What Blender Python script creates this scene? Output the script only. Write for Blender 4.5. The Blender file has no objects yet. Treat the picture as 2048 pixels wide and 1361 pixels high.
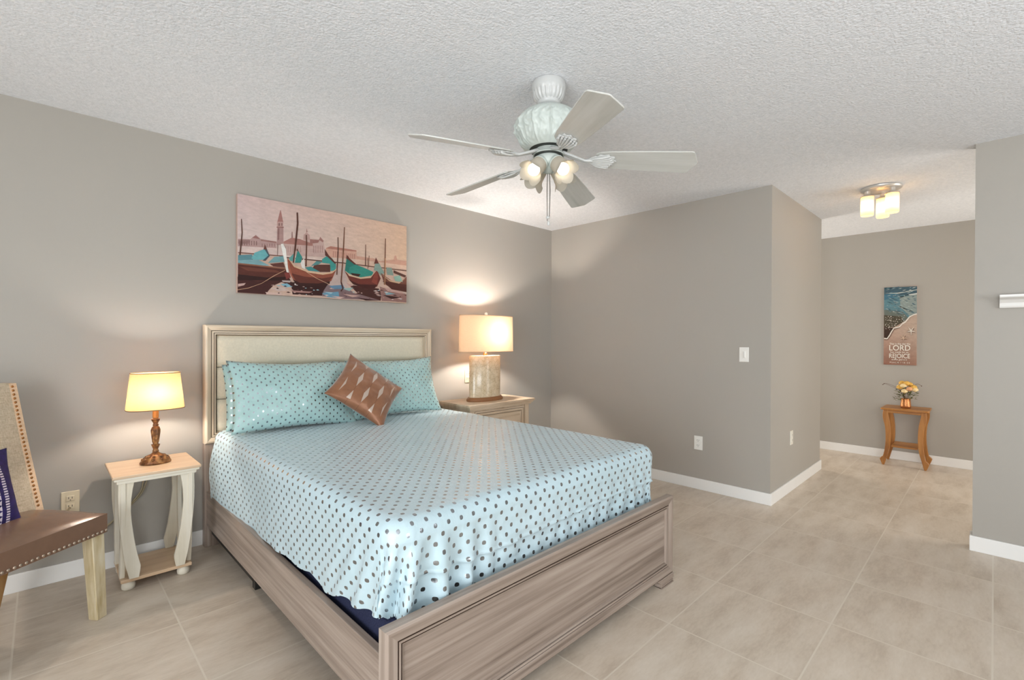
import bpy, bmesh, math, random
from mathutils import Vector, Matrix, noise

# ---------------------------------------------------------------- camera
SC = bpy.context.scene
SC.view_settings.view_transform = 'Standard'
SC.view_settings.look = 'None'
SC.view_settings.gamma = 1.0
SC.view_settings.use_curve_mapping = False
SC.view_settings.exposure = 0.15
COL = SC.collection

cam = bpy.data.cameras.new('camera')
cam_ob = bpy.data.objects.new('camera', cam)
COL.objects.link(cam_ob)
SC.camera = cam_ob
cam.sensor_width = 36.0
cam.lens = 951.359 / 2048 * 36.0
cam.shift_y = 3.5 / 2048
cam.clip_start = 0.03
ya, pi_, ro = math.radians(45.386), math.radians(-0.3257), math.radians(0.2249)
FW = Vector((math.cos(ya) * math.cos(pi_), math.sin(ya) * math.cos(pi_), math.sin(pi_)))
RT = Vector((math.sin(ya), -math.cos(ya), 0))
UP = RT.cross(FW)
R2 = RT * math.cos(ro) + UP * math.sin(ro)
U2 = -RT * math.sin(ro) + UP * math.cos(ro)
cam_ob.matrix_world = Matrix(((R2.x, U2.x, -FW.x, 0), (R2.y, U2.y, -FW.y, 0), (R2.z, U2.z, -FW.z, 1.2606), (0, 0, 0, 1)))

# ---------------------------------------------------------------- room numbers
WN = 3.389      # headboard wall
XE = 3.942      # wall with the light switch
YJ = 1.191      # corner where the hallway begins
XH = 5.413      # end of the hallway side wall
XF = 6.4526     # far hallway wall
XR = 3.98       # wall stub on the right
YR = 0.085
XW = -2.60      # wall behind the chair
YS = -2.60      # wall behind the camera
ZC = 2.44

# ---------------------------------------------------------------- light
def srgb(r, g, b):
    f = lambda c: (c / 255) / 12.92 if c / 255 <= 0.04045 else ((c / 255 + 0.055) / 1.055) ** 2.4
    return (f(r), f(g), f(b), 1.0)

W = bpy.data.worlds.new('sky')
SC.world = W
W.use_nodes = True
W.node_tree.nodes['Background'].inputs[0].default_value = (0.80, 0.90, 1.0, 1)
W.node_tree.nodes['Background'].inputs[1].default_value = 1.2

def area(name, loc, rot, sx, sy, power, col=(1, 1, 1)):
    l = bpy.data.lights.new(name, 'AREA')
    l.shape = 'RECTANGLE'; l.size = sx; l.size_y = sy; l.energy = power; l.color = col
    o = bpy.data.objects.new(name, l); COL.objects.link(o)
    o.location = loc; o.rotation_euler = rot
    return o

def point(name, loc, power, col, rad, parent=None):
    l = bpy.data.lights.new(name, 'POINT')
    l.energy = power; l.color = col; l.shadow_soft_size = rad
    o = bpy.data.objects.new(name, l); COL.objects.link(o)
    o.location = loc
    return o

PI = math.pi
# daylight from the west glass door and the passage; added fill from the south
area('daylight_glass_door', (XW - 0.06, -0.50, 1.12), (PI / 2 + math.radians(12), 0, -PI / 2), 2.9, 1.95, 128, (0.95, 0.98, 1.0))
area('fill_south', (1.3, YS - 0.06, 1.45), (-PI / 2 - math.radians(42), 0, PI), 2.8, 1.1, 62, (0.95, 0.98, 1.0))  # added fill lamp, evens out the room light from the south
area('daylight_passage', (5.93, 2.94, 1.25), (PI / 2, 0, PI), 0.8, 1.9, 26, (1.0, 0.94, 0.86))
area('fill_hall_south', (5.3, -1.42, 1.25), (-PI / 2, 0, PI), 1.6, 1.9, 34, (1.0, 0.95, 0.88))  # added fill brightening the hall; the wall behind it has no opening

WARM = (1.0, 0.84, 0.66)
BULBC = (1.0, 0.90, 0.78)

# ---------------------------------------------------------------- materials
def newmat(name):
    m = bpy.data.materials.new(name); m.use_nodes = True
    n = m.node_tree.nodes; l = m.node_tree.links
    b = n['Principled BSDF']
    return m, n, l, b

def ND(n, t, **k):
    x = n.new(t)
    for a, v in k.items(): setattr(x, a, v)
    return x

def coords(n, l, kind='Object', scale=(1, 1, 1), loc=(0, 0, 0)):
    tc = ND(n, 'ShaderNodeTexCoord'); mp = ND(n, 'ShaderNodeMapping')
    l.new(tc.outputs[kind], mp.inputs[0])
    mp.inputs['Scale'].default_value = scale; mp.inputs['Location'].default_value = loc
    return mp.outputs[0]

def noisetex(n, l, co, scale, detail=4, rough=0.55):
    t = ND(n, 'ShaderNodeTexNoise'); l.new(co, t.inputs['Vector'])
    t.inputs['Scale'].default_value = scale; t.inputs['Detail'].default_value = detail
    t.inputs['Roughness'].default_value = rough
    return t.outputs['Fac']

def ramp(n, l, fac, stops):
    r = ND(n, 'ShaderNodeValToRGB'); l.new(fac, r.inputs[0])
    e = r.color_ramp.elements
    while len(e) < len(stops): e.new(0.5)
    for i, (p, c) in enumerate(stops):
        e[i].position = p; e[i].color = c
    return r.outputs[0]

def bump(n, l, b, h, strength, dist):
    bp = ND(n, 'ShaderNodeBump'); bp.inputs['Strength'].default_value = strength
    bp.inputs['Distance'].default_value = dist
    l.new(h, bp.inputs['Height']); l.new(bp.outputs[0], b.inputs['Normal'])

def mix(n, l, fac, a, c):
    m = ND(n, 'ShaderNodeMix', data_type='RGBA')
    if hasattr(fac, 'default_value') or hasattr(fac, 'is_linked'): l.new(fac, m.inputs[0])
    else: m.inputs[0].default_value = fac
    for s, v in ((6, a), (7, c)):
        if isinstance(v, tuple): m.inputs[s].default_value = v
        else: l.new(v, m.inputs[s])
    return m.outputs[2]

def math_(n, l, op, a, b_=None):
    m = ND(n, 'ShaderNodeMath', operation=op)
    for s, v in ((0, a), (1, b_)):
        if v is None: continue
        if isinstance(v, (int, float)): m.inputs[s].default_value = v
        else: l.new(v, m.inputs[s])
    return m.outputs[0]

def plain(name, c, rough=0.5, metal=0.0, var=0.06, nscale=8, bmp=0.0, bscale=60, spec=0.5, bd=0.002, trans=0.0, coat=0.0):
    m, n, l, b = newmat(name)
    co = coords(n, l)
    f = noisetex(n, l, co, nscale)
    d = tuple(x * (1 - var) for x in c[:3]) + (1,)
    u = tuple(min(1, x * (1 + var)) for x in c[:3]) + (1,)
    l.new(ramp(n, l, f, [(0.3, d), (0.7, u)]), b.inputs['Base Color'])
    b.inputs['Roughness'].default_value = rough; b.inputs['Metallic'].default_value = metal
    b.inputs['Specular IOR Level'].default_value = spec
    if coat: b.inputs['Coat Weight'].default_value = coat
    if bmp: bump(n, l, b, noisetex(n, l, co, bscale, 3), bmp, bd)
    return m

def wood(name, cd, cm, cl, rough=0.45, su=1.6, sv=30, streak=0.5, spec=0.4):
    """grain runs along U of the UV map (metres)"""
    m, n, l, b = newmat(name)
    co = coords(n, l, 'UV', (su, sv, 1))
    f = noisetex(n, l, co, 1.0, 5, 0.6)
    co2 = coords(n, l, 'UV', (su * 0.8, sv * 0.23, 1), (3.1, 7.7, 0))
    f2 = noisetex(n, l, co2, 1.0, 3, 0.5)
    mm = math_(n, l, 'ADD', math_(n, l, 'MULTIPLY', f, streak), math_(n, l, 'MULTIPLY', f2, 1 - streak))
    l.new(ramp(n, l, mm, [(0.36, cd), (0.5, cm), (0.64, cl)]), b.inputs['Base Color'])
    b.inputs['Roughness'].default_value = rough; b.inputs['Specular IOR Level'].default_value = spec
    bump(n, l, b, f, 0.15, 0.001)
    return m

M = {}
M['wall'] = plain('wall_paint', srgb(170, 165, 157), 0.5, var=0.012, nscale=1.5, bmp=0.12, bscale=260, spec=0.35)
M['white_trim'] = plain('white_trim_paint', srgb(238, 237, 234), 0.35, var=0.01, nscale=3)

def ceiling_mat():
    m, n, l, b = newmat('popcorn_ceiling')
    co = coords(n, l)
    f = noisetex(n, l, co, 115, 4, 0.6)
    v = ND(n, 'ShaderNodeTexVoronoi'); l.new(co, v.inputs['Vector']); v.inputs['Scale'].default_value = 88
    h = math_(n, l, 'SUBTRACT', f, math_(n, l, 'MULTIPLY', v.outputs['Distance'], 0.55))
    l.new(ramp(n, l, noisetex(n, l, co, 60, 3), [(0.3, srgb(228, 231, 235)), (0.7, srgb(242, 244, 248))]), b.inputs['Base Color'])
    b.inputs['Roughness'].default_value = 0.9; b.inputs['Specular IOR Level'].default_value = 0.1
    bump(n, l, b, h, 0.7, 0.0045)
    return m
M['ceiling'] = ceiling_mat()

def floor_mat():
    m, n, l, b = newmat('floor_tile')
    tx, ty, x0, y0 = 0.5166, 0.5046, 1.9781, 1.0053
    tc = ND(n, 'ShaderNodeTexCoord'); sp = ND(n, 'ShaderNodeSeparateXYZ'); l.new(tc.outputs['Object'], sp.inputs[0])
    fx = math_(n, l, 'DIVIDE', math_(n, l, 'SUBTRACT', sp.outputs[0], x0), tx)
    fy = math_(n, l, 'DIVIDE', math_(n, l, 'SUBTRACT', sp.outputs[1], y0), ty)
    def edge(f):
        a = math_(n, l, 'FRACT', f)
        return math_(n, l, 'ABSOLUTE', math_(n, l, 'SUBTRACT', a, 0.5))
    e = math_(n, l, 'MAXIMUM', edge(fx), edge(fy))
    g = math_(n, l, 'GREATER_THAN', e, 0.5 - 0.0064)
    cx = ND(n, 'ShaderNodeCombineXYZ')
    l.new(math_(n, l, 'FLOOR', fx), cx.inputs[0]); l.new(math_(n, l, 'FLOOR', fy), cx.inputs[1])
    wn = ND(n, 'ShaderNodeTexWhiteNoise', noise_dimensions='3D'); l.new(cx.outputs[0], wn.inputs[0])
    off = ND(n, 'ShaderNodeVectorMath', operation='SCALE'); l.new(wn.outputs['Color'], off.inputs[0]); off.inputs['Scale'].default_value = 9.0
    ad = ND(n, 'ShaderNodeVectorMath', operation='ADD'); l.new(tc.outputs['Object'], ad.inputs[0]); l.new(off.outputs[0], ad.inputs[1])
    mp = ND(n, 'ShaderNodeMapping'); l.new(ad.outputs[0], mp.inputs[0])
    mp.inputs['Rotation'].default_value = (0, 0, 0.35); mp.inputs['Scale'].default_value = (1.3, 4.2, 1)
    f = noisetex(n, l, mp.outputs[0], 2.2, 8, 0.62)
    f2 = noisetex(n, l, mp.outputs[0], 22, 4, 0.6)
    base = ramp(n, l, math_(n, l, 'ADD', math_(n, l, 'MULTIPLY', f, 0.75), math_(n, l, 'MULTIPLY', f2, 0.25)),
                [(0.33, srgb(184, 168, 150)), (0.5, srgb(203, 189, 172)), (0.68, srgb(214, 202, 187))])
    l.new(mix(n, l, g, base, srgb(214, 203, 187)), b.inputs['Base Color'])
    b.inputs['Roughness'].default_value = 0.36
    b.inputs['Specular IOR Level'].default_value = 0.45
    h = math_(n, l, 'SUBTRACT', math_(n, l, 'MULTIPLY', f2, 0.10), g)
    bump(n, l, b, h, 0.5, 0.0015)
    return m
M['floor'] = floor_mat()

M['bed_wood'] = wood('greywashed_bed_wood', srgb(118, 103, 92), srgb(154, 138, 126), srgb(176, 161, 149), 0.34, 1.1, 46, 0.6)
M['bed_wood_pale'] = wood('pale_headboard_wood', srgb(186, 164, 138), srgb(214, 196, 172), srgb(226, 211, 190), 0.42, 1.5, 30, 0.5)
M['groove'] = plain('dark_groove_faces', srgb(84, 66, 54), 0.6)  # darker brown on the groove faces only
M['headboard_fabric'] = plain('cream_upholstery', srgb(214, 206, 186), 0.85, var=0.05, nscale=90, bmp=0.25, bscale=500, spec=0.2)
M['navy'] = plain('navy_ticking', srgb(42, 46, 70), 0.9, var=0.3, nscale=200, bmp=0.3, bscale=300, spec=0.2)
M['black'] = plain('black_metal', srgb(24, 23, 22), 0.5)

def dotted(name, bumpy=True, a=0.052, c=0.058, ra=0.0066, rc=0.0075, c1=(182, 206, 214), c2=(192, 214, 222)):
    """turquoise sheet with staggered foil dots; UV in metres"""
    m, n, l, b = newmat(name)
    tc = ND(n, 'ShaderNodeTexCoord'); sp = ND(n, 'ShaderNodeSeparateXYZ'); l.new(tc.outputs['UV'], sp.inputs[0])
    def lattice(ox, oy):
        x = math_(n, l, 'ADD', math_(n, l, 'DIVIDE', sp.outputs[0], a), ox)
        y = math_(n, l, 'ADD', math_(n, l, 'DIVIDE', sp.outputs[1], c), oy)
        x = math_(n, l, 'MULTIPLY', math_(n, l, 'SUBTRACT', math_(n, l, 'FRACT', x), 0.5), a / ra)
        y = math_(n, l, 'MULTIPLY', math_(n, l, 'SUBTRACT', math_(n, l, 'FRACT', y), 0.5), c / rc)
        d = math_(n, l, 'ADD', math_(n, l, 'POWER', math_(n, l, 'ABSOLUTE', x), 2.6), math_(n, l, 'POWER', math_(n, l, 'ABSOLUTE', y), 2.6))
        return math_(n, l, 'LESS_THAN', d, 1.0)
    dots = math_(n, l, 'MAXIMUM', lattice(0, 0), lattice(0.5, 0.5))
    co = coords(n, l)
    cloth = ramp(n, l, noisetex(n, l, co, 3, 3), [(0.3, srgb(*c1)), (0.7, srgb(*c2))])
    l.new(mix(n, l, dots, cloth, srgb(158, 163, 168)), b.inputs['Base Color'])
    l.new(dots, b.inputs['Metallic'])
    rg = ND(n, 'ShaderNodeMapRange'); l.new(dots, rg.inputs[0])
    rg.inputs[3].default_value = 0.36; rg.inputs[4].default_value = 0.24
    l.new(rg.outputs[0], b.inputs['Roughness'])
    b.inputs['Specular IOR Level'].default_value = 0.55
    b.inputs['Sheen Weight'].default_value = 0.25
    if bumpy: bump(n, l, b, math_(n, l, 'ADD', noisetex(n, l, co, 14, 4, 0.5), math_(n, l, 'MULTIPLY', noisetex(n, l, coords(n, l, 'Object', (1, 1, 0.4)), 55, 3), 0.3)), 0.5, 0.008)
    return m
M['sheet'] = dotted('turquoise_foil_dot_cloth')
M['pillow_cloth'] = dotted('turquoise_foil_dot_pillowcase', a=0.050, c=0.043, ra=0.0046, rc=0.0058, c1=(158, 192, 191), c2=(170, 203, 201))

def accent_mat():
    m, n, l, b = newmat('bronze_satin')
    tc = ND(n, 'ShaderNodeTexCoord'); sp = ND(n, 'ShaderNodeSeparateXYZ'); l.new(tc.outputs['UV'], sp.inputs[0])
    # five pleat lines along v, each opening into pale lens shapes
    u = math_(n, l, 'DIVIDE', sp.outputs[0], 0.078)
    v = math_(n, l, 'DIVIDE', sp.outputs[1], 0.172)
    row = math_(n, l, 'FLOOR', math_(n, l, 'ADD', u, 0.5))
    fu = math_(n, l, 'ABSOLUTE', math_(n, l, 'SUBTRACT', math_(n, l, 'FRACT', math_(n, l, 'ADD', u, 0.5)), 0.5))
    par = math_(n, l, 'MULTIPLY', math_(n, l, 'MODULO', math_(n, l, 'ADD', row, 20.0), 2.0), 0.5)
    fv = math_(n, l, 'ABSOLUTE', math_(n, l, 'SUBTRACT', math_(n, l, 'FRACT', math_(n, l, 'ADD', v, par)), 0.5))
    wdt = math_(n, l, 'MULTIPLY', math_(n, l, 'SUBTRACT', 0.40, fv), 0.46)
    lens = math_(n, l, 'LESS_THAN', fu, wdt)
    inside = math_(n, l, 'LESS_THAN', math_(n, l, 'ABSOLUTE', sp.outputs[0]), 0.155)
    ins2 = math_(n, l, 'LESS_THAN', math_(n, l, 'ABSOLUTE', sp.outputs[1]), 0.17)
    lens = math_(n, l, 'MULTIPLY', lens, math_(n, l, 'MULTIPLY', inside, ins2))
    line = math_(n, l, 'MULTIPLY', math_(n, l, 'LESS_THAN', fu, 0.012), inside)
    base = ramp(n, l, noisetex(n, l, coords(n, l), 12, 3), [(0.3, srgb(134, 88, 60)), (0.7, srgb(154, 104, 72))])
    base = mix(n, l, line, base, srgb(106, 66, 44))
    l.new(mix(n, l, lens, base, srgb(190, 172, 158)), b.inputs['Base Color'])
    b.inputs['Roughness'].default_value = 0.34
    b.inputs['Sheen Weight'].default_value = 0.4
    b.inputs['Metallic'].default_value = 0.25
    bump(n, l, b, noisetex(n, l, coords(n, l), 30, 3), 0.25, 0.003)
    return m
M['accent'] = accent_mat()

def navy_pillow_mat():
    m, n, l, b = newmat('embroidered_navy_cotton')
    tc = ND(n, 'ShaderNodeTexCoord'); sp = ND(n, 'ShaderNodeSeparateXYZ'); l.new(tc.outputs['UV'], sp.inputs[0])
    U, V = sp.outputs[0], sp.outputs[1]
    col = ramp(n, l, noisetex(n, l, coords(n, l), 40, 3), [(0.3, srgb(26, 18, 70)), (0.7, srgb(44, 30, 104))])
    def band(c, w):
        return math_(n, l, 'LESS_THAN', math_(n, l, 'ABSOLUTE', math_(n, l, 'SUBTRACT', U, c)), w)
    ladder = math_(n, l, 'MULTIPLY', band(0.136, 0.009), math_(n, l, 'GREATER_THAN', math_(n, l, 'FRACT', math_(n, l, 'MULTIPLY', V, 95)), 0.42))
    tri = math_(n, l, 'ABSOLUTE', math_(n, l, 'SUBTRACT', math_(n, l, 'FRACT', math_(n, l, 'MULTIPLY', V, 45)), 0.5))
    off = math_(n, l, 'DIVIDE', math_(n, l, 'SUBTRACT', U, 0.090), 0.022)
    tr = math_(n, l, 'MULTIPLY', math_(n, l, 'LESS_THAN', tri, math_(n, l, 'MULTIPLY', off, 0.5)), band(0.100, 0.010))
    zz = math_(n, l, 'ABSOLUTE', math_(n, l, 'SUBTRACT', math_(n, l, 'FRACT', math_(n, l, 'MULTIPLY', V, 22)), 0.5))
    z2 = math_(n, l, 'LESS_THAN', math_(n, l, 'ABSOLUTE', math_(n, l, 'SUBTRACT', math_(n, l, 'ADD', U, math_(n, l, 'MULTIPLY', zz, 0.03)), 0.065)), 0.005)
    z3 = math_(n, l, 'LESS_THAN', math_(n, l, 'ABSOLUTE', math_(n, l, 'ADD', math_(n, l, 'SUBTRACT', U, math_(n, l, 'MULTIPLY', zz, 0.03)), 0.03)), 0.005)
    any_ = math_(n, l, 'MAXIMUM', math_(n, l, 'MAXIMUM', ladder, tr), math_(n, l, 'MAXIMUM', z2, z3))
    l.new(mix(n, l, any_, col, srgb(226, 214, 226)), b.inputs['Base Color'])
    b.inputs['Roughness'].default_value = 0.75
    return m
M['navy_pillow'] = navy_pillow_mat()

M['side_wood'] = wood('cream_painted_table', srgb(206, 196, 174), srgb(222, 214, 196), srgb(230, 224, 210), 0.45, 2, 22)
M['side_top'] = wood('pale_peach_table_top', srgb(196, 164, 132), srgb(208, 178, 146), srgb(216, 190, 160), 0.38, 2, 25)
M['night_wood'] = wood('nightstand_wood', srgb(176, 150, 124), srgb(204, 182, 156), srgb(218, 200, 178), 0.4, 2, 28)
M['oak'] = wood('honey_oak', srgb(140, 88, 36), srgb(172, 116, 56), srgb(190, 136, 74), 0.38, 3, 40)
M['chair_leg'] = wood('washed_chair_leg', srgb(180, 160, 118), srgb(206, 190, 156), srgb(220, 210, 186), 0.5, 6, 60)
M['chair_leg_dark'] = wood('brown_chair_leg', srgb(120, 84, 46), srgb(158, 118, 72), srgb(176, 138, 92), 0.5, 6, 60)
M['leather'] = plain('brown_leather', srgb(122, 94, 76), 0.27, var=0.05, nscale=20, bmp=0.12, bscale=400, spec=0.55)

def linen(name, a, c, s=(40, 40, 240)):
    m, n, l, b = newmat(name)
    co = coords(n, l, 'Object', s)
    f = noisetex(n, l, co, 1, 3)
    f2 = noisetex(n, l, coords(n, l, 'Object', (260, 260, 30)), 1, 2)
    t = math_(n, l, 'ADD', math_(n, l, 'MULTIPLY', f, 0.5), math_(n, l, 'MULTIPLY', f2, 0.5))
    l.new(ramp(n, l, t, [(0.35, a), (0.65, c)]), b.inputs['Base Color'])
    b.inputs['Roughness'].default_value = 0.9; b.inputs['Specular IOR Level'].default_value = 0.15
    bump(n, l, b, t, 0.4, 0.002)
    return m
M['linen'] = linen('beige_linen', srgb(176, 160, 136), srgb(210, 196, 174))
M['linen_band'] = linen('peach_linen_band', srgb(214, 182, 148), srgb(232, 204, 174))
M['brass'] = plain('antique_brass', srgb(170, 120, 74), 0.35, metal=0.9, var=0.2, nscale=60)
M['nail_silver'] = plain('pewter_nailhead', srgb(186, 168, 150), 0.35, metal=0.8, var=0.15, nscale=60)

def aged_gold():
    m, n, l, b = newmat('aged_gold_resin')
    co = coords(n, l)
    f = noisetex(n, l, co, 48, 3, 0.5)
    l.new(ramp(n, l, f, [(0.34, srgb(80, 50, 28)), (0.5, srgb(124, 82, 46)), (0.68, srgb(170, 126, 76))]), b.inputs['Base Color'])
    b.inputs['Roughness'].default_value = 0.4; b.inputs['Metallic'].default_value = 0.35
    bump(n, l, b, f, 0.2, 0.002)
    return m
M['aged_gold'] = aged_gold()

def shade_mat(name, c, trans=0.55, weave=True):
    m = bpy.data.materials.new(name); m.use_nodes = True
    n = m.node_tree.nodes; l = m.node_tree.links
    n.clear()
    out = ND(n, 'ShaderNodeOutputMaterial')
    d = ND(n, 'ShaderNodeBsdfDiffuse'); t = ND(n, 'ShaderNodeBsdfTranslucent'); mx = ND(n, 'ShaderNodeMixShader')
    f = noisetex(n, l, coords(n, l, 'Object', (60, 60, 300)), 1, 2)
    cd = tuple(x * 0.93 for x in c[:3]) + (1,)
    r = ramp(n, l, f, [(0.3, cd), (0.7, c)]) if weave else None
    for s in (d, t):
        if r: l.new(r, s.inputs[0])
        else: s.inputs[0].default_value = c
    mx.inputs[0].default_value = trans
    l.new(d.outputs[0], mx.inputs[1]); l.new(t.outputs[0], mx.inputs[2]); l.new(mx.outputs[0], out.inputs[0])
    return m
M['shade_beige'] = shade_mat('beige_lampshade', srgb(216, 172, 120), 0.20)
M['shade_white'] = shade_mat('ivory_lampshade', srgb(222, 188, 154), 0.09)
M['glass_shade'] = shade_mat('frosted_glass', srgb(176, 170, 158), 0.12, False)
M['glass_far'] = shade_mat('frosted_glass_cylinder', srgb(226, 196, 146), 0.45, False)
M['shade_trim'] = plain('shade_trim', srgb(120, 92, 62), 0.7)

def capiz():
    m, n, l, b = newmat('capiz_shell')
    co = coords(n, l)
    v = ND(n, 'ShaderNodeTexVoronoi', feature='DISTANCE_TO_EDGE'); 
    f = noisetex(n, l, co, 14, 4)
    ad = ND(n, 'ShaderNodeVectorMath', operation='ADD'); l.new(co, ad.inputs[0])
    sc = ND(n, 'ShaderNodeVectorMath', operation='SCALE'); sc.inputs['Scale'].default_value = 0.03
    nz = ND(n, 'ShaderNodeTexNoise'); nz.inputs['Scale'].default_value = 30; l.new(co, nz.inputs['Vector'])
    l.new(nz.outputs['Color'], sc.inputs[0]); l.new(sc.outputs[0], ad.inputs[1]); l.new(ad.outputs[0], v.inputs['Vector'])
    v.inputs['Scale'].default_value = 24
    g = ramp(n, l, v.outputs['Distance'], [(0.0, srgb(150, 126, 96)), (0.06, srgb(214, 196, 166))])
    g2 = ramp(n, l, f, [(0.35, srgb(186, 164, 130)), (0.7, srgb(226, 210, 182))])
    l.new(mix(n, l, 0.55, g, g2), b.inputs['Base Color'])
    b.inputs['Roughness'].default_value = 0.22; b.inputs['Coat Weight'].default_value = 0.4
    bump(n, l, b, v.outputs['Distance'], 0.25, 0.004)
    return m
M['capiz'] = capiz()
M['lamp_base_wood'] = wood('walnut_lamp_base', srgb(104, 66, 36), srgb(134, 90, 54), srgb(156, 110, 72))
M['fan_white'] = plain('fan_glossy_white', srgb(200, 201, 199), 0.28, var=0.01)
M['fan_mint'] = plain('fan_whitewashed_green', srgb(196, 204, 198), 0.42, var=0.06, nscale=30)
M['fan_blade'] = wood('fan_blade_white', srgb(186, 186, 180), srgb(198, 198, 193), srgb(206, 206, 202), 0.22, 2.5, 40, spec=0.55)
M['fan_dark'] = plain('fan_gap_dark', srgb(50, 54, 50), 0.6)
M['pewter'] = plain('pewter_chain', srgb(128, 126, 120), 0.35, metal=0.8)
M['nickel'] = plain('satin_nickel', srgb(216, 212, 206), 0.3, metal=0.5)
M['chrome'] = plain('polished_chrome', srgb(200, 198, 194), 0.15, metal=1.0, var=0.02)
M['plate'] = plain('ivory_wall_plate', srgb(226, 222, 210), 0.35, var=0.01)
M['plate_beige'] = plain('almond_wall_plate', srgb(222, 208, 180), 0.35, var=0.01)
M['plate_white'] = plain('white_wall_plate', srgb(238, 236, 230), 0.3, var=0.01)
M['slot'] = plain('outlet_slot_dark', srgb(60, 54, 48), 0.6)
M['cord'] = plain('tan_lamp_cord', srgb(170, 156, 126), 0.5)
M['copper'] = plain('hammered_copper', srgb(206, 140, 90), 0.3, metal=0.75, var=0.25, nscale=45, bmp=0.6, bscale=90, bd=0.004)
M['leaf'] = plain('green_leaf', srgb(96, 106, 44), 0.6, var=0.35, nscale=60)
M['petal_yellow'] = plain('yellow_petal', srgb(226, 178, 84), 0.6, var=0.12, nscale=50)
M['petal_cream'] = plain('cream_petal', srgb(240, 214, 160), 0.6, var=0.08, nscale=50)
M['petal_peach'] = plain('peach_petal', srgb(232, 172, 124), 0.6, var=0.1, nscale=50)
M['twig'] = plain('brown_twig', srgb(90, 58, 38), 0.7)
M['canvas'] = plain('canvas_edge', srgb(196, 168, 156), 0.7)

def emit(name, c, s):
    m = bpy.data.materials.new(name); m.use_nodes = True
    n = m.node_tree.nodes; l = m.node_tree.links; n.clear()
    out = ND(n, 'ShaderNodeOutputMaterial'); e = ND(n, 'ShaderNodeEmission')
    e.inputs[0].default_value = c; e.inputs[1].default_value = s
    l.new(e.outputs[0], out.inputs[0]); return m
M['bulb'] = emit('glowing_bulb', (1.0, 0.88, 0.72, 1), 4.5)
M['bulb_in'] = emit('glowing_bulb_inside_shade', (1.0, 0.90, 0.80, 1), 520.0)
M['bulb_big'] = emit('glowing_large_lamp_bulb', (1.0, 0.91, 0.82, 1), 1250.0)
M['bulb_hall'] = emit('glowing_hall_bulb', (1.0, 0.90, 0.76, 1), 75.0)

def art_mat():
    m, n, l, b = newmat('printed_picture')
    a = ND(n, 'ShaderNodeVertexColor', layer_name='Col')
    f = noisetex(n, l, coords(n, l, 'Object', (1, 1, 2.2)), 26, 6, 0.65)
    f2 = noisetex(n, l, coords(n, l, 'Object', (1, 1, 3)), 9, 4, 0.6)
    hs = ND(n, 'ShaderNodeHueSaturation'); l.new(a.outputs[0], hs.inputs['Color'])
    mr = ND(n, 'ShaderNodeMapRange'); l.new(math_(n, l, 'ADD', math_(n, l, 'MULTIPLY', f, 0.6), math_(n, l, 'MULTIPLY', f2, 0.4)), mr.inputs[0])
    mr.inputs[1].default_value = 0.3; mr.inputs[2].default_value = 0.7; mr.inputs[3].default_value = 0.70; mr.inputs[4].default_value = 0.98
    hs.inputs['Saturation'].default_value = 0.88
    l.new(mr.outputs[0], hs.inputs['Value'])
    l.new(hs.outputs[0], b.inputs['Base Color'])
    b.inputs['Roughness'].default_value = 0.55; b.inputs['Specular IOR Level'].default_value = 0.25
    return m
M['art'] = art_mat()

# ---------------------------------------------------------------- mesh helpers
def NB(): return bmesh.new()

def add_box(bm, x0, x1, y0, y1, z0, z1, bev=0.0, seg=2):
    t = bmesh.new()
    bmesh.ops.create_cube(t, size=1.0)
    for v in t.verts:
        v.co = Vector(((x0 + x1) / 2 + v.co.x * (x1 - x0), (y0 + y1) / 2 + v.co.y * (y1 - y0), (z0 + z1) / 2 + v.co.z * (z1 - z0)))
    if bev > 0:
        bmesh.ops.bevel(t, geom=t.edges[:], offset=bev, segments=seg, profile=0.6, affect='EDGES')
    merge(bm, t)

def merge(bm, t, mat=None):
    me = bpy.data.meshes.new('tmp')
    if mat is not None: t.transform(mat)
    t.to_mesh(me); t.free(); bm.from_mesh(me); bpy.data.meshes.remove(me)

def add_lathe(bm, prof, center=(0, 0, 0), n=32, sx=1.0, sy=1.0, mat=None, ripple=None, cap=True):
    """prof = [(r, z)...]; ripple(i_prof, ang) -> radius factor"""
    t = bmesh.new(); rings = []
    for k, (r, z) in enumerate(prof):
        ring = []
        for i in range(n):
            a = 2 * PI * i / n
            f = ripple(k, a) if ripple else 1.0
            ring.append(t.verts.new((center[0] + r * f * sx * math.cos(a), center[1] + r * f * sy * math.sin(a), center[2] + z)))
        rings.append(ring)
    for a, b in zip(rings[:-1], rings[1:]):
        for i in range(n):
            t.faces.new((a[i], a[(i + 1) % n], b[(i + 1) % n], b[i]))
    if cap:
        if prof[0][0] > 1e-5: t.faces.new(rings[0][::-1])
        if prof[-1][0] > 1e-5: t.faces.new(rings[-1])
    bmesh.ops.recalc_face_normals(t, faces=t.faces[:]) if cap else None
    merge(bm, t, mat)

def add_tube(bm, pts, r, n=8, cap=True):
    pts = [Vector(p) for p in pts]
    rs = r if isinstance(r, (list, tuple)) else [r] * len(pts)
    prev = None; t = bmesh.new()
    nrm = None
    for i, p in enumerate(pts):
        d = (pts[min(i + 1, len(pts) - 1)] - pts[max(0, i - 1)]).normalized()
        if nrm is None:
            nrm = d.orthogonal().normalized()
        nrm = (nrm - d * nrm.dot(d)).normalized()
        bn = d.cross(nrm)
        ring = [t.verts.new(p + (nrm * math.cos(2 * PI * k / n) + bn * math.sin(2 * PI * k / n)) * rs[i]) for k in range(n)]
        if prev:
            for k in range(n): t.faces.new((prev[k], prev[(k + 1) % n], ring[(k + 1) % n], ring[k]))
        elif cap: t.faces.new(ring[::-1])
        prev = ring
    if cap: t.faces.new(prev)
    bmesh.ops.recalc_face_normals(t, faces=t.faces[:])
    merge(bm, t)

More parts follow.
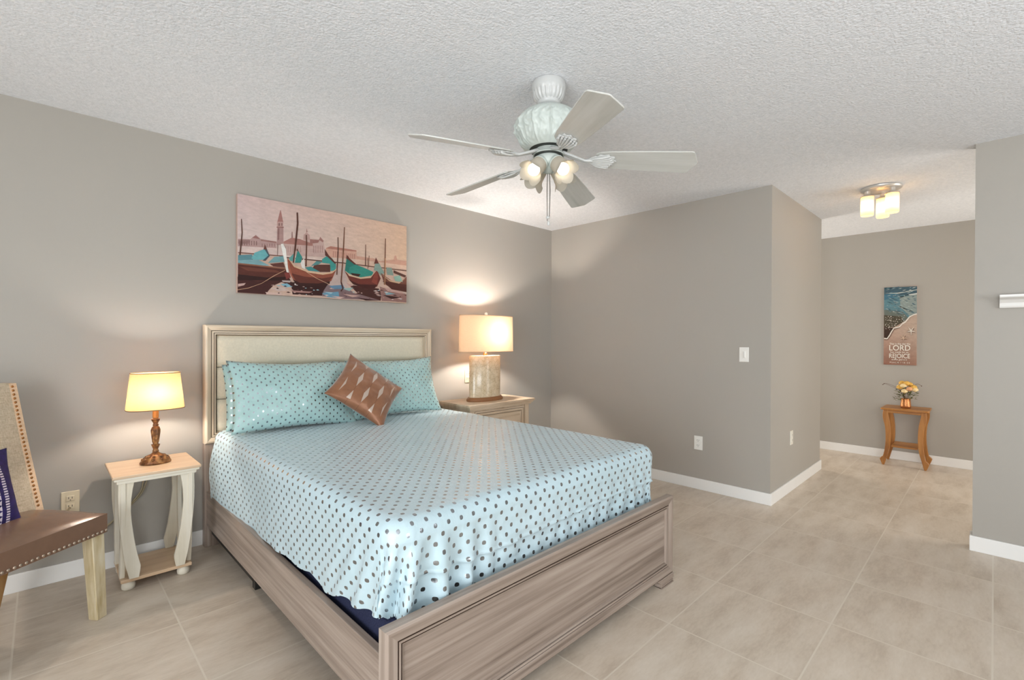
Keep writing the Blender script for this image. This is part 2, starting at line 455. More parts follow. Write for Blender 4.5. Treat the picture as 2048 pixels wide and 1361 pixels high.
def add_prism(bm, outline, depth, mat, bev=0.0):
    """outline in local XY, extruded 0..depth along local Z, then matrix"""
    t = bmesh.new()
    a = [t.verts.new((x, y, 0)) for x, y in outline]
    b = [t.verts.new((x, y, depth)) for x, y in outline]
    n = len(a)
    t.faces.new(a[::-1]); t.faces.new(b)
    for i in range(n): t.faces.new((a[i], a[(i + 1) % n], b[(i + 1) % n], b[i]))
    bmesh.ops.recalc_face_normals(t, faces=t.faces[:])
    if bev > 0: bmesh.ops.bevel(t, geom=t.edges[:], offset=bev, segments=1, affect='EDGES')
    merge(bm, t, mat)

def add_sphere(bm, c, r, u=16, v=10, scale=(1, 1, 1)):
    t = bmesh.new(); bmesh.ops.create_uvsphere(t, u_segments=u, v_segments=v, radius=r)
    for w in t.verts: w.co = Vector((c[0] + w.co.x * scale[0], c[1] + w.co.y * scale[1], c[2] + w.co.z * scale[2]))
    merge(bm, t)

def root_loc(p):
    while p.parent is not None: p = p.parent
    return p

def obj(name, bm, mat, parent=None, smooth=None, grain=None, world=True):
    me = bpy.data.meshes.new(name)
    bmesh.ops.remove_doubles(bm, verts=bm.verts[:], dist=1e-6)
    if grain is not None:
        uv = bm.loops.layers.uv.verify()
        for f in bm.faces:
            nn = f.normal; ax = max(range(3), key=lambda i: abs(nn[i]))
            other = [i for i in range(3) if i != grain]
            vv = [i for i in other if i != ax]
            v = vv[0] if vv else other[0]
            w = ax if ax != grain else other[-1]
            for lp in f.loops:
                c = lp.vert.co
                lp[uv].uv = (c[grain], c[v] + 0.37 * w + (c[other[1]] if len(vv) > 1 else 0))
    bm.to_mesh(me); bm.free()
    if parent is not None and world:
        me.transform(Matrix.Translation(-root_loc(parent).location))
    o = bpy.data.objects.new(name, me); COL.objects.link(o)
    for m in (mat if isinstance(mat, (list, tuple)) else [mat]): me.materials.append(m)
    if parent is not None: o.parent = parent
    if smooth:
        ang = math.radians(smooth)
        for p in me.polygons: p.use_smooth = True
        b2 = bmesh.new(); b2.from_mesh(me)
        for e in b2.edges:
            if len(e.link_faces) == 2 and e.calc_face_angle(0) > ang: e.smooth = False
        b2.to_mesh(me); b2.free()
    return o

def tag(o, label, cat, group=None):
    o['label'] = label; o['category'] = cat
    if group: o['group'] = group
    return o

def thing(name, label, cat, loc=(0, 0, 0), group=None):
    o = bpy.data.objects.new(name, None); COL.objects.link(o)
    o.location = loc; o.empty_display_size = 0.1
    return tag(o, label, cat, group)

def struct(name, bm, m, smooth=None):
    o = obj(name, bm, m, smooth=smooth); o['kind'] = 'structure'; return o

def bx(*a, bev=0.0):
    b = NB(); add_box(b, *a, bev=bev); return b

def frame_sweep(prof, x0, x1, z0, z1, y, sgn=-1):
    """mitred picture-frame sweep in an XZ plane. prof = [(inset, depth, matindex)]; depth goes to sgn*y.
    returns bmesh with UV grain along each side"""
    bm = bmesh.new(); uv = bm.loops.layers.uv.verify()
    rings = []
    for ins, dep, mi in prof:
        Y = y + sgn * dep
        rings.append([bm.verts.new((x0 + ins, Y, z0 + ins)), bm.verts.new((x1 - ins, Y, z0 + ins)),
                      bm.verts.new((x1 - ins, Y, z1 - ins)), bm.verts.new((x0 + ins, Y, z1 - ins))])
    for k in range(len(rings) - 1):
        a, b = rings[k], rings[k + 1]
        for i in range(4):
            f = bm.faces.new((a[i], a[(i + 1) % 4], b[(i + 1) % 4], b[i]))
            f.material_index = prof[k][2]
            for lp in f.loops:
                c = lp.vert.co
                lp[uv].uv = (c.x, c.z + c.y) if i in (0, 2) else (c.z + 5, c.x + c.y)
    return bm

# ================================================================ the setting
T = 0.10
struct('floor', bx(XW - T, XF + T, YS - T, 3.6, -0.05, 0.0), M['floor'])
struct('ceiling', bx(XW - T, XF + T, YS - T, 3.6, ZC, ZC + 0.05), M['ceiling'])
struct('wall_north', bx(XW - T, XE + T, WN, WN + T, 0, ZC), M['wall'])
struct('wall_east', bx(XE, XE + T, YJ, WN, 0, ZC), M['wall'])
struct('wall_hall_side', bx(XE + T, XH, YJ, YJ + T, 0, ZC), M['wall'])
struct('wall_passage', bx(XH - T, XH, YJ + T, 3.0, 0, ZC), M['wall'])
struct('wall_passage_end', bx(XH, XF, 3.0, 3.1, 0, ZC), M['wall'])
struct('wall_hall_far', bx(XF, XF + T, -1.5, 3.0, 0, ZC), M['wall'])
struct('wall_right', bx(XR, XR + T, YS, YR, 0, ZC), M['wall'])
struct('wall_hall_south', bx(XR + T, XF, -1.6, -1.5, 0, ZC), M['wall'])
# wall behind the camera with a sliding glass door opening
DY0, DY1, DZ = -1.98, 0.98, 2.12
b = NB(); add_box(b, XW - T, XW, YS - T, DY0, 0, ZC); add_box(b, XW - T, XW, DY1, WN, 0, ZC); add_box(b, XW - T, XW, DY0, DY1, DZ, ZC)
struct('wall_west', b, M['wall'])
WX0, WX1, WZ0, WZ1 = -0.12, 2.72, 0.86, 2.05
b = NB(); add_box(b, XW, WX0, YS - T, YS, 0, ZC); add_box(b, WX1, XR + T, YS - T, YS, 0, ZC)
add_box(b, WX0, WX1, YS - T, YS, 0, WZ0); add_box(b, WX0, WX1, YS - T, YS, WZ1, ZC)
struct('wall_south', b, M['wall'])
b = NB()
for y in (DY0, (DY0 + DY1) / 2 - 0.03, DY1 - 0.05): add_box(b, XW - 0.05, XW - 0.01, y, y + 0.05, 0.0, DZ)
add_box(b, XW - 0.05, XW - 0.01, DY0, DY1, 0.0, 0.05); add_box(b, XW - 0.05, XW - 0.01, DY0, DY1, DZ - 0.05, DZ)
struct('door_1', b, M['white_trim'])
b = NB()
for x in (WX0, (WX0 + WX1) / 2 - 0.02, WX1 - 0.05): add_box(b, x, x + 0.05, YS - 0.05, YS - 0.01, WZ0, WZ1)
for z in (WZ0, WZ1 - 0.05): add_box(b, WX0, WX1, YS - 0.05, YS - 0.01, z, z + 0.05)
struct('added_window', b, M['white_trim'])  # unseen window, added to go with the south fill lamp

def board(name, x0, x1, y0, y1):
    struct(name, bx(x0, x1, y0, y1, 0, 0.09, bev=0.003), M['white_trim'])
B = 0.012
board('baseboard_north', XW, XE, WN - B, WN)
board('baseboard_east', XE - B, XE, YJ - B, WN - B)
board('baseboard_hall_side', XE, XH + B, YJ - B, YJ)
board('baseboard_passage', XH, XH + B, YJ, 3.0)
board('baseboard_hall_far', XF - B, XF, -1.5, 3.0)
board('baseboard_right', XR - B, XR, YS, YR + B)
board('baseboard_right_end', XR, XR + T, YR, YR + B)

# ================================================================ bed
BX0, BX1 = 0.690, 2.318
bed = thing('bed', 'grey-washed wooden bed with padded cream headboard and panelled footboard', 'bed', (1.504, 2.27, 0))
HBY = 3.315     # front of headboard
for x in (BX0, BX1 - 0.075):
    obj('headboard_leg', bx(x, x + 0.075, HBY + 0.004, 3.372, 0, 0.62, bev=0.003), M['bed_wood'], bed, grain=2)
b = NB(); add_box(b, BX0 + 0.02, BX1 - 0.02, HBY + 0.03, 3.370, 0.30, 1.325)
hb = obj('headboard_panel', b, M['bed_wood'], bed, grain=0)
prof = [(0.0, -0.055, 0), (0.0, 0.000, 0), (0.004, 0.006, 0), (0.012, 0.008, 0), (0.034, -0.004, 0),
        (0.0345, -0.008, 1), (0.0375, -0.008, 1), (0.038, -0.004, 0), (0.047, -0.003, 0),
        (0.0475, -0.009, 1), (0.0505, -0.009, 1), (0.051, -0.004, 0), (0.058, -0.004, 0), (0.0585, -0.011, 1),
        (0.062, -0.011, 1), (0.0625, -0.006, 0), (0.066, -0.02, 0), (0.066, -0.03, 0)]
b = frame_sweep(prof, BX0, BX1, 0.622, 1.340, HBY)
obj('headboard_frame', b, [M['bed_wood_pale'], M['groove']], bed)
# upholstered channels
px0, px1 = BX0 + 0.066, BX1 - 0.066
for i, (z0, z1) in enumerate(((1.081, 1.276), (0.884, 1.081), (0.687, 0.884))):
    b = bmesh.new(); nx, nz = 60, 10; g = []
    for i2 in range(nx + 1):
        r = []
        for j in range(nz + 1):
            u, v = i2 / nx, j / nz
            e = min(1, min(u, 1 - u) * 26) ; e = math.sqrt(1 - (1 - e) ** 2)
            w = min(1, min(v, 1 - v) * 5); w = math.sqrt(1 - (1 - w) ** 2)
            y = HBY + 0.028 - 0.036 * (0.25 + 0.75 * w) * (0.3 + 0.7 * e)
            r.append(b.verts.new((px0 + u * (px1 - px0), y, z0 + 0.002 + v * (z1 - z0 - 0.004))))
        g.append(r)
    for i2 in range(nx):
        for j in range(nz): b.faces.new((g[i2][j], g[i2 + 1][j], g[i2 + 1][j + 1], g[i2][j + 1]))
    obj('cushioned_panel', b, M['headboard_fabric'], bed, smooth=60)

# footboard
FX0, FX1, FY, FZ0, FZ1 = 0.672, 2.347, 1.173, 0.045, 0.446
b = NB(); add_box(b, FX0 + 0.03, FX1 - 0.03, FY + 0.016, FY + 0.036, FZ0 + 0.01, FZ1 - 0.01)
obj('footboard_panel', b, M['bed_wood'], bed, grain=0)
prof = [(0.002, -0.040, 0), (0.0, -0.037, 0), (0.0, -0.003, 0), (0.004, 0.0, 0), (0.008, 0.002, 0), (0.041, -0.004, 0),
        (0.0408, -0.010, 1), (0.0442, -0.010, 1), (0.0446, -0.003, 0), (0.052, -0.004, 0),
        (0.0522, -0.012, 1), (0.0560, -0.012, 1), (0.0564, -0.006, 0), (0.063, -0.010, 0), (0.065, -0.017, 0)]
b = frame_sweep(prof, FX0, FX1, FZ0, FZ1, FY)
obj('footboard_frame', b, [M['bed_wood'], M['groove']], bed)
b = NB(); add_box(b, FX0 + 0.002, FX1 - 0.002, FY + 0.034, FY + 0.040, FZ0 + 0.002, FZ1 - 0.002)
obj('footboard_back', b, M['bed_wood'], bed, grain=0)
for s in (0, 1):
    b = NB()
    out = [(0, FZ0), (0.155, FZ0), (0.150, 0.038), (0.128, 0.022), (0.128, 0.0), (0.012, 0.0), (0.010, 0.018), (0.0, 0.024)]
    if s: pts = [(FX1 - x, z) for x, z in out]
    else: pts = [(FX0 + x, z) for x, z in out]
    mat = Matrix(((1, 0, 0, 0), (0, 0, 1, FY - 0.004), (0, 1, 0, 0), (0, 0, 0, 1)))
    add_prism(b, pts, 0.040, mat, bev=0.002)
    xa, xb = (FX1 - 0.126, FX1 - 0.01) if s else (FX0 + 0.01, FX0 + 0.126)
    add_box(b, xa - 0.002, xb + 0.002, FY - 0.008, FY + 0.034, 0.0, 0.006, bev=0.001)
    add_box(b, xa, xb, FY - 0.0065, FY + 0.034, 0.011, 0.017, bev=0.001)
    obj('foot', b, M['bed_wood'], bed, grain=0)
for x in (0.700, 2.288):
    b = NB(); add_box(b, x, x + 0.026, FY + 0.040, HBY + 0.02, 0.132, 0.335, bev=0.003)
    add_box(b, x - (0.0 if x < 1 else -0.026) , x + (0.026 if x < 1 else 0.0) + 0.0, FY + 0.042, FY + 0.09, 0.12, 0.13) if False else None
    obj('side_rail', b, M['bed_wood'], bed, grain=1)
b = NB(); add_box(b, 0.712, 0.760, 2.47, 3.25, 0.098, 0.131); add_box(b, 0.712, 0.760, 2.44, 2.48, 0.07, 0.131)
obj('support_bracket', b, M['black'], bed)['label'] = 'black metal bracket'
for x in (0.80, 2.20):
    b = NB(); add_box(b, x - 0.03, x + 0.03, 1.40, 1.62, 0.0, 0.150, bev=0.012); add_box(b, x - 0.06, x + 0.06, 1.30, 1.70, 0.150, 0.17)
    obj('support_leg', b, M['bed_wood'], bed, grain=2)
b = NB()
for k in range(6): add_box(b, 0.726, 2.288, 1.28 + k * 0.37, 1.36 + k * 0.37, 0.170, 0.190)
obj('slats', b, M['bed_wood'], bed, grain=0)

# box spring
b = NB(); add_box(b, 0.745, 2.272, 1.225, 3.305, 0.190, 0.400, bev=0.025, seg=3)
tag(obj('box_spring', b, M['navy'], smooth=40), 'navy fabric box spring under the turquoise sheet', 'box spring')

# ================================================================ sheet over the mattress
def sheet_cover():
    bm = bmesh.new(); uv = bm.loops.layers.uv.verify()
    x0, x1, y0, y1, ztop = 0.722, 2.300, 1.235, 3.300, 0.708
    R = 0.085
    # perimeter (rounded rectangle), starts at head-left, runs left side, foot, right side, head
    per = []
    def seg(ax, ay, bx_, by, nx, ny, cnt):
        for i in range(cnt): per.append((ax + (bx_ - ax) * i / cnt, ay + (by - ay) * i / cnt, nx, ny))
    def arc(cx, cy, a0, a1, cnt):
        for i in range(cnt):
            a = a0 + (a1 - a0) * i / cnt
            per.append((cx + R * math.cos(a), cy + R * math.sin(a), math.cos(a), math.sin(a)))
    seg(x0, y1 - R, x0, y0 + R, -1, 0, 260)
    arc(x0 + R, y0 + R, PI, 1.5 * PI, 60)
    seg(x0 + R, y0, x1 - R, y0, 0, -1, 220)
    arc(x1 - R, y0 + R, 1.5 * PI, 2 * PI, 60)
    seg(x1, y0 + R, x1, y1 - R, 1, 0, 130)
    arc(x1 - R, y1 - R, 0, 0.5 * PI, 16)
    seg(x1 - R, y1, x0 + R, y1, 0, 1, 60)
    arc(x0 + R, y1 - R, 0.5 * PI, PI, 16)
    NPer = len(per)
    xm = (x0 + x1) / 2
    e = 0.055   # edge rounding radius
    prof = [('t', t) for t in (0.0, 0.3, 0.55, 0.75, 0.88, 0.95)]
    prof += [('a', k / 6) for k in range(0, 7)]
    prof += [('s', k / 44) for k in range(1, 45)]
    def hemz(x, y, nx, ny):
        s = noise.noise(Vector((x * 9, y * 9, 3))) * 0.010
        if nx < -0.9:      # left side
            t = (3.25 - y)
            z = 0.318 + 0.0 * t
            if y < 2.62: z = 0.318 + (2.62 - y) * 0.062
            if 1.55 < y < 1.86: z -= 0.030 * max(0, 1 - abs(y - 1.68) / 0.14)
            if y < 1.6: z += (1.6 - y) * 0.07
            return z + s
        if ny < -0.9: return 0.400 + 0.016 * noise.noise(Vector((x * 5, 0, 1)))
        if nx > 0.9: return 0.36 + s
        if ny > 0.5: return 0.45
        if nx < 0: return 0.405 + s
        return 0.385 + s
    rings = []
    for kind, t in prof:
        ring = []
        for (x, y, nx, ny) in per:
            cx, cy = xm, min(max(y, y0 + 0.75), y1 - 0.75)
            ix, iy = x - nx * e, y - ny * e
            if kind == 't':
                px, py, pz, drop = cx + (ix - cx) * t, cy + (iy - cy) * t, ztop, 0
                ux, uy = px, py
            elif kind == 'a':
                a = t * PI / 2
                px, py, pz = ix + nx * e * math.sin(a), iy + ny * e * math.sin(a), ztop - e * (1 - math.cos(a))
                d = e * a; ux, uy = ix + nx * d, iy + ny * d
            else:
                hz = hemz(x, y, nx, ny); zt = ztop - e
                pz = zt + (hz - zt) * t
                d = e * PI / 2 + (zt - pz); ux, uy = ix + nx * d, iy + ny * d
                # folds
                amp = 0.0
                q = (zt - pz) / 0.3
                nse = noise.noise(Vector((x * 3, y * 3, pz * 3)))
                out = 0.004 * nse
                if ny < -0.3 and nx > -0.97:      # foot side : vertical gathers
                    out += q * (0.008 * math.sin(x * 62 + 4 * noise.noise(Vector((x * 4, pz * 5, 0)))) * (0.35 + 0.65 * abs(noise.noise(Vector((x * 2.3, 5, 0)))) * 2)
                                + 0.006 * noise.noise(Vector((x * 30, pz * 9, 2))))
                    out += 0.004 * noise.noise(Vector((x * 8 , pz * 30, 9)))
                    out += 0.007 * q * abs(noise.noise(Vector((x * 16 + pz * 14, pz * 6, 12))))
                    seam = ztop - 0.185 + 0.012 * math.sin(x * 4)
                    out += 0.005 * math.exp(-((pz - seam) / 0.006) ** 2) - (0.006 if pz < seam else 0)
                    out -= q * 0.012
                cd = math.hypot(x - x0, y - y0)
                if cd < 0.46:                      # diagonal folds fanning out of the left foot corner
                    w = min(1.0, (1 - cd / 0.46) * 1.7) * min(1, q * 1.5)
                    arcp = (x - x0) - (y - y0)
                    ph = arcp * (64 - 40 * q * 0.4) + q * 5.0 + 1.2 + 1.3 * noise.noise(Vector((arcp * 6, pz * 4, 3)))
                    sn = math.sin(ph)
                    fac = 1.0 if arcp > -0.05 else 0.35
                    out += fac * w * 0.030 * (abs(sn) ** 0.7 * (1 if sn > 0 else -0.8))
                cd = math.hypot(x - x1, y - y0)
                if cd < 0.4:
                    w = (1 - cd / 0.4) * q
                    out += w * 0.013 * math.sin(((x - x1) + (y - y0)) * 70 + pz * 12)
                if nx < -0.9:
                    out += q * (0.006 * math.sin(y * 9 + 1.0) + 0.004 * noise.noise(Vector((y * 12, pz * 4, 7))) + 0.004)
                    if y > 2.85: out += 0.028 * math.sin(min(1, (y - 2.85) / 0.35) * PI / 2) * math.sin(min(1.0, q / 0.9) * PI * 0.75)
                px, py = x + nx * out, y + ny * out
            # gentle undulation of the top
            if kind != 's':
                pz += 0.0035 * noise.noise(Vector((px * 3.1, py * 3.1, 0))) + 0.0012 * noise.noise(Vector((px * 14, py * 14, 4)))
                dd = math.hypot(px - 2.2, py - 3.1)
                pz += 0.0 if kind == 's' else 0.006 * math.exp(-((px - xm) ** 2 / 0.3 + (py - 2.3) ** 2 / 0.5))
            ring.append((bm.verts.new((px, py, pz)), (ux, uy)))
        rings.append(ring)
    for k in range(len(rings) - 1):
        A, Bq = rings[k], rings[k + 1]
        for i in range(NPer):
            j = (i + 1) % NPer
            vs = (A[i], A[j], Bq[j], Bq[i])
            try: f = bm.faces.new([v[0] for v in vs])
            except ValueError: continue
            f.smooth = True
            for lp, v in zip(f.loops, vs): lp[uv].uv = v[1]
    bmesh.ops.remove_doubles(bm, verts=bm.verts[:], dist=1e-5)
    return bm
tag(obj('bed_sheet', sheet_cover(), M['sheet'], smooth=80), 'turquoise sheet with silver foil dots stretched over the mattress', 'bed sheet')

# ================================================================ pillows
def pillow_bm(w, h, d, pinch=0.06, n=44, flat_edge=0.0, wr=0.006, seed=0, power=2.2, m=None):
    m = m or max(12, int(n * h / w))
    bm = bmesh.new(); uv = bm.loops.layers.uv.verify()
    sides = []
    for s in (1, -1):
        g = []
        for i in range(n + 1):
            r = []
            for j in range(m + 1):
                u = -1 + 2 * i / n; v = -1 + 2 * j / m
                x = u * w / 2 * (1 - pinch * (1 - v * v) * abs(u) ** 3 * 1.0 * (h / w if w > h else 1))
                z = v * h / 2 * (1 - pinch * (1 - u * u) * abs(v) ** 3)
                th = ((1 - abs(u) ** power) ** 0.62) * ((1 - abs(v) ** power) ** 0.62)
                edge = min(1 - abs(u), 1 - abs(v))
                th = d / 2 * th
                ns = noise.noise(Vector((u * 3 + seed, v * 3, s * 2)))
                n2 = noise.noise(Vector((u * 9 + seed, v * 9, s * 5)))
                y = s * (th + (wr * ns + wr * 0.5 * n2) * min(1, edge * 8)) + 0.0
                r.append((bm.verts.new((x, -y, z)), (u * w / 2, v * h / 2)))
            g.append(r)
        for i in range(n):
            for j in range(m):
                vs = (g[i][j], g[i + 1][j], g[i + 1][j + 1], g[i][j + 1])
                if s < 0: vs = vs[::-1]
                f = bm.faces.new([q[0] for q in vs]); f.smooth = True
                for lp, q in zip(f.loops, vs): lp[uv].uv = q[1]
    bmesh.ops.remove_doubles(bm, verts=bm.verts[:], dist=1e-5)
    return bm

def basis(center, xdir, zdir):
    X = Vector(xdir).normalized(); Z = Vector(zdir).normalized()
    Yv = Z.cross(X).normalized(); Z = X.cross(Yv)
    return Matrix(((X.x, Yv.x, Z.x, center[0]), (X.y, Yv.y, Z.y, center[1]), (X.z, Yv.z, Z.z, center[2]), (0, 0, 0, 1)))

def put(name, bm, mat, mtx, label, cat, group=None):
    o = obj(name, bm, mat); o.matrix_world = mtx
    return tag(o, label, cat, group)

PG = 'turquoise foil dot pillows against the headboard'
# back pair, mostly hidden
put('pillow', pillow_bm(0.70, 0.40, 0.13, seed=11), M['pillow_cloth'], basis((1.112, 3.205, 0.905), (1, 0.02, 0), (0, 0.22, 1)),
    'turquoise dotted pillow hidden behind the left front pillow, edge showing', 'pillow')
put('pillow', pillow_bm(0.72, 0.40, 0.13, seed=17), M['pillow_cloth'], basis((1.89, 3.205, 0.906), (1, -0.02, 0), (0, 0.22, 1)),
    'turquoise dotted pillow hidden behind the right front pillow', 'pillow')
put('pillow', pillow_bm(0.76, 0.435, 0.17, pinch=0.10, seed=3, wr=0.010), M['pillow_cloth'], basis((1.125, 3.045, 0.912), (1, 0.03, -0.035), (0, 0.36, 1)),
    'turquoise dotted pillow in front on the left side of the bed', 'pillow')
put('pillow', pillow_bm(0.80, 0.435, 0.16, pinch=0.13, seed=7, wr=0.009), M['pillow_cloth'], basis((1.79, 3.062, 0.908), (1, 0.0, 0.02), (0.0, 0.33, 1)),
    'turquoise dotted pillow on the right, partly behind the bronze cushion', 'pillow')
# bronze accent cushion standing on its corner
Tp, Lp, Bp, Rp = Vector((1.498, 3.05, 1.150)), Vector((1.21, 2.86, 0.921)), Vector((1.522, 2.735, 0.712)), Vector((1.785, 2.915, 0.897))
cc = (Tp + Lp + Bp + Rp) / 4
xd = ((Rp - Tp) + (Bp - Lp)) / 2; zd = ((Tp - Lp) + (Rp - Bp)) / 2
put('cushion', pillow_bm(0.425, 0.405, 0.14, pinch=0.10, seed=21, wr=0.006), M['accent'], basis(cc - Vector((0, 0.01, 0)), xd, zd),
    'small bronze satin cushion standing on its corner in the middle', 'cushion')

# ================================================================ nightstand (right of the bed)
ns = thing('nightstand', 'pale wooden nightstand with moulded top and drawers right of the bed', 'nightstand', (2.825, 3.165, 0))
NX0, NX1, NY0, NY1, NZ = 2.440, 3.212, 2.950, 3.375, 0.722
b = NB(); add_box(b, NX0, NX1, NY0, NY1, NZ - 0.022, NZ, bev=0.007)
obj('top', b, M['night_wood'], ns, grain=0, smooth=40)
b = NB(); add_box(b, NX0 + 0.012, NX1 - 0.012, NY0 + 0.012, NY1, NZ - 0.036, NZ - 0.022, bev=0.005)
add_box(b, NX0 + 0.024, NX1 - 0.024, NY0 + 0.024, NY1, NZ - 0.052, NZ - 0.036, bev=0.006)
obj('cornice', b, M['night_wood'], ns, grain=0)
b = NB(); add_box(b, NX0 + 0.045, NX1 - 0.045, NY0 + 0.058, NY1 - 0.005, 0.07, NZ - 0.052)
for x in (NX0 + 0.036, NX1 - 0.086): add_box(b, x, x + 0.05, NY0 + 0.045, NY1 - 0.004, 0.0, NZ - 0.052, bev=0.003)
obj('body', b, M['night_wood'], ns, grain=2)
for z0, z1 in ((0.405, 0.655), (0.10, 0.385)):
    b = frame_sweep([(0, -0.02, 0), (0, 0.004, 0), (0.010, 0.008, 0), (0.0105, 0.003, 1), (0.014, 0.003, 1), (0.0145, 0.007, 0), (0.034, 0.006, 0),
                     (0.0345, 0.0, 1), (0.038, 0.0, 1), (0.0385, 0.003, 0), (0.050, -0.003, 0)], NX0 + 0.095, NX1 - 0.095, z0, z1, NY0 + 0.052)
    dr = obj('drawer', b, [M['night_wood'], M['groove']], ns)
    b = NB(); add_box(b, NX0 + 0.14, NX1 - 0.14, NY0 + 0.054, NY0 + 0.070, z0 + 0.045, z1 - 0.045)
    obj('drawer_panel', b, M['night_wood'], dr, grain=0)
    b = NB(); add_lathe(b, [(0.006, 0), (0.006, 0.012), (0.014, 0.016), (0.015, 0.022), (0.0, 0.026)], n=16,
                        mat=Matrix.Translation((2.826, NY0 + 0.056, (z0 + z1) / 2)) @ Matrix.Rotation(PI / 2, 4, 'X'))
    obj('knob', b, M['brass'], dr, smooth=50)

# ================================================================ capiz lamp
LX, LY = 2.800, 3.155
lr = thing('table_lamp', 'large table lamp with oval capiz shell body and ivory drum shade on the nightstand', 'table lamp', (LX, LY, NZ), 'lit bedside table lamps')
b = NB()
add_lathe(b, [(1.0, 0.0), (1.02, 0.004), (1.02, 0.016), (0.97, 0.026), (0.93, 0.034)], center=(LX - 0.02, LY, NZ), n=56, sx=0.190, sy=0.100)
o = obj('base', b, M['lamp_base_wood'], lr, smooth=50)
b = NB(); add_lathe(b, [(1.0, 0.034), (1.0, 0.385), (0.97, 0.392), (0.0, 0.393)], center=(LX - 0.02, LY, NZ), n=64, sx=0.168, sy=0.082)
obj('body', b, M['capiz'], lr, smooth=50)
b = NB(); add_tube(b, [(LX - 0.02, LY, NZ + 0.39), (LX - 0.02, LY, NZ + 0.62)], 0.006)
add_lathe(b, [(0.018, 0.39), (0.018, 0.415), (0.010, 0.42), (0.010, 0.44)], center=(LX - 0.02, LY, NZ), n=20)
add_tube(b, [(LX - 0.02, LY, NZ + 0.62), (LX - 0.01, LY, NZ + 0.745)], 0.003)
for s in (-1, 1): add_tube(b, [(LX, LY, NZ + 0.735), (LX + s * 0.285, LY, NZ + 0.735)], 0.002)
obj('stem', b, M['brass'], lr, smooth=50)
def open_shade(cx, cy, z0, z1, a0, b0, a1, b1, n=64, p=2.0, th=0.002):
    bm = bmesh.new(); rings = []
    for (z, a, c) in ((z0, a0, b0), (z1, a1, b1)):
        r = []
        for i in range(n):
            t = 2 * PI * i / n
            ct, st = math.cos(t), math.sin(t)
            k = (abs(ct) ** p + abs(st) ** p) ** (-1 / p)
            r.append(bm.verts.new((cx + a * ct * k, cy + c * st * k, z)))
        rings.append(r)
    for i in range(n):
        f = bm.faces.new((rings[0][i], rings[0][(i + 1) % n], rings[1][(i + 1) % n], rings[1][i])); f.smooth = True
    return bm
def rim(cx, cy, z, a, c, r, n=64, p=2.0, h=None):
    bm = bmesh.new()
    pts = []
    for i in range(n + 1):
        t = 2 * PI * i / n; ct, st = math.cos(t), math.sin(t)
        k = (abs(ct) ** p + abs(st) ** p) ** (-1 / p)
        pts.append((cx + a * ct * k, cy + c * st * k, z))
    add_tube(bm, pts, r, 6, cap=False)
    return bm
ZS0, ZS1 = 1.150, 1.462
obj('shade', open_shade(LX, LY, ZS0, ZS1, 0.298, 0.135, 0.292, 0.130), M['shade_white'], lr, smooth=60)
for z, a, c in ((ZS0, 0.298, 0.135), (ZS1, 0.292, 0.130)):
    obj('shade_rim', rim(LX, LY, z, a, c, 0.003), M['shade_white'], lr, smooth=60)
b = NB(); add_lathe(b, [(0.010, 0.736), (0.013, 0.745), (0.013, 0.765), (0.008, 0.772), (0, 0.773)], center=(LX - 0.01, LY, NZ), n=16)
obj('finial', b, M['plate_white'], lr, smooth=50)
b = NB(); add_sphere(b, (LX + 0.03, LY, 1.315), 0.028)
obj('bulb', b, M['bulb_big'], lr, smooth=60)

# ================================================================ left side table
st = thing('side_table', 'small cream side table with curved legs and bun feet left of the bed', 'side table', (0.42, 3.16, 0))
SX0, SX1, SY0, SY1, SZ = 0.236, 0.602, 2.965, 3.345, 0.586
b = NB(); add_box(b, SX0, SX1, SY0, SY1, SZ - 0.014, SZ, bev=0.004)
o = obj('top', b, M['side_top'], st, grain=0)
b = NB(); add_box(b, SX0 + 0.007, SX1 - 0.007, SY0 + 0.007, SY1 - 0.004, SZ - 0.027, SZ - 0.014, bev=0.005)
add_box(b, SX0 + 0.018, SX1 - 0.018, SY0 + 0.018, SY1 - 0.01, SZ - 0.044, SZ - 0.027, bev=0.006)
obj('moulding', b, M['side_wood'], st, grain=0)
b = NB(); add_box(b, SX0 + 0.035, SX1 - 0.035, SY0 + 0.040, SY1 - 0.03, 0.045, 0.062, bev=0.004)
obj('lower_shelf', b, M['side_top'], st, grain=0)
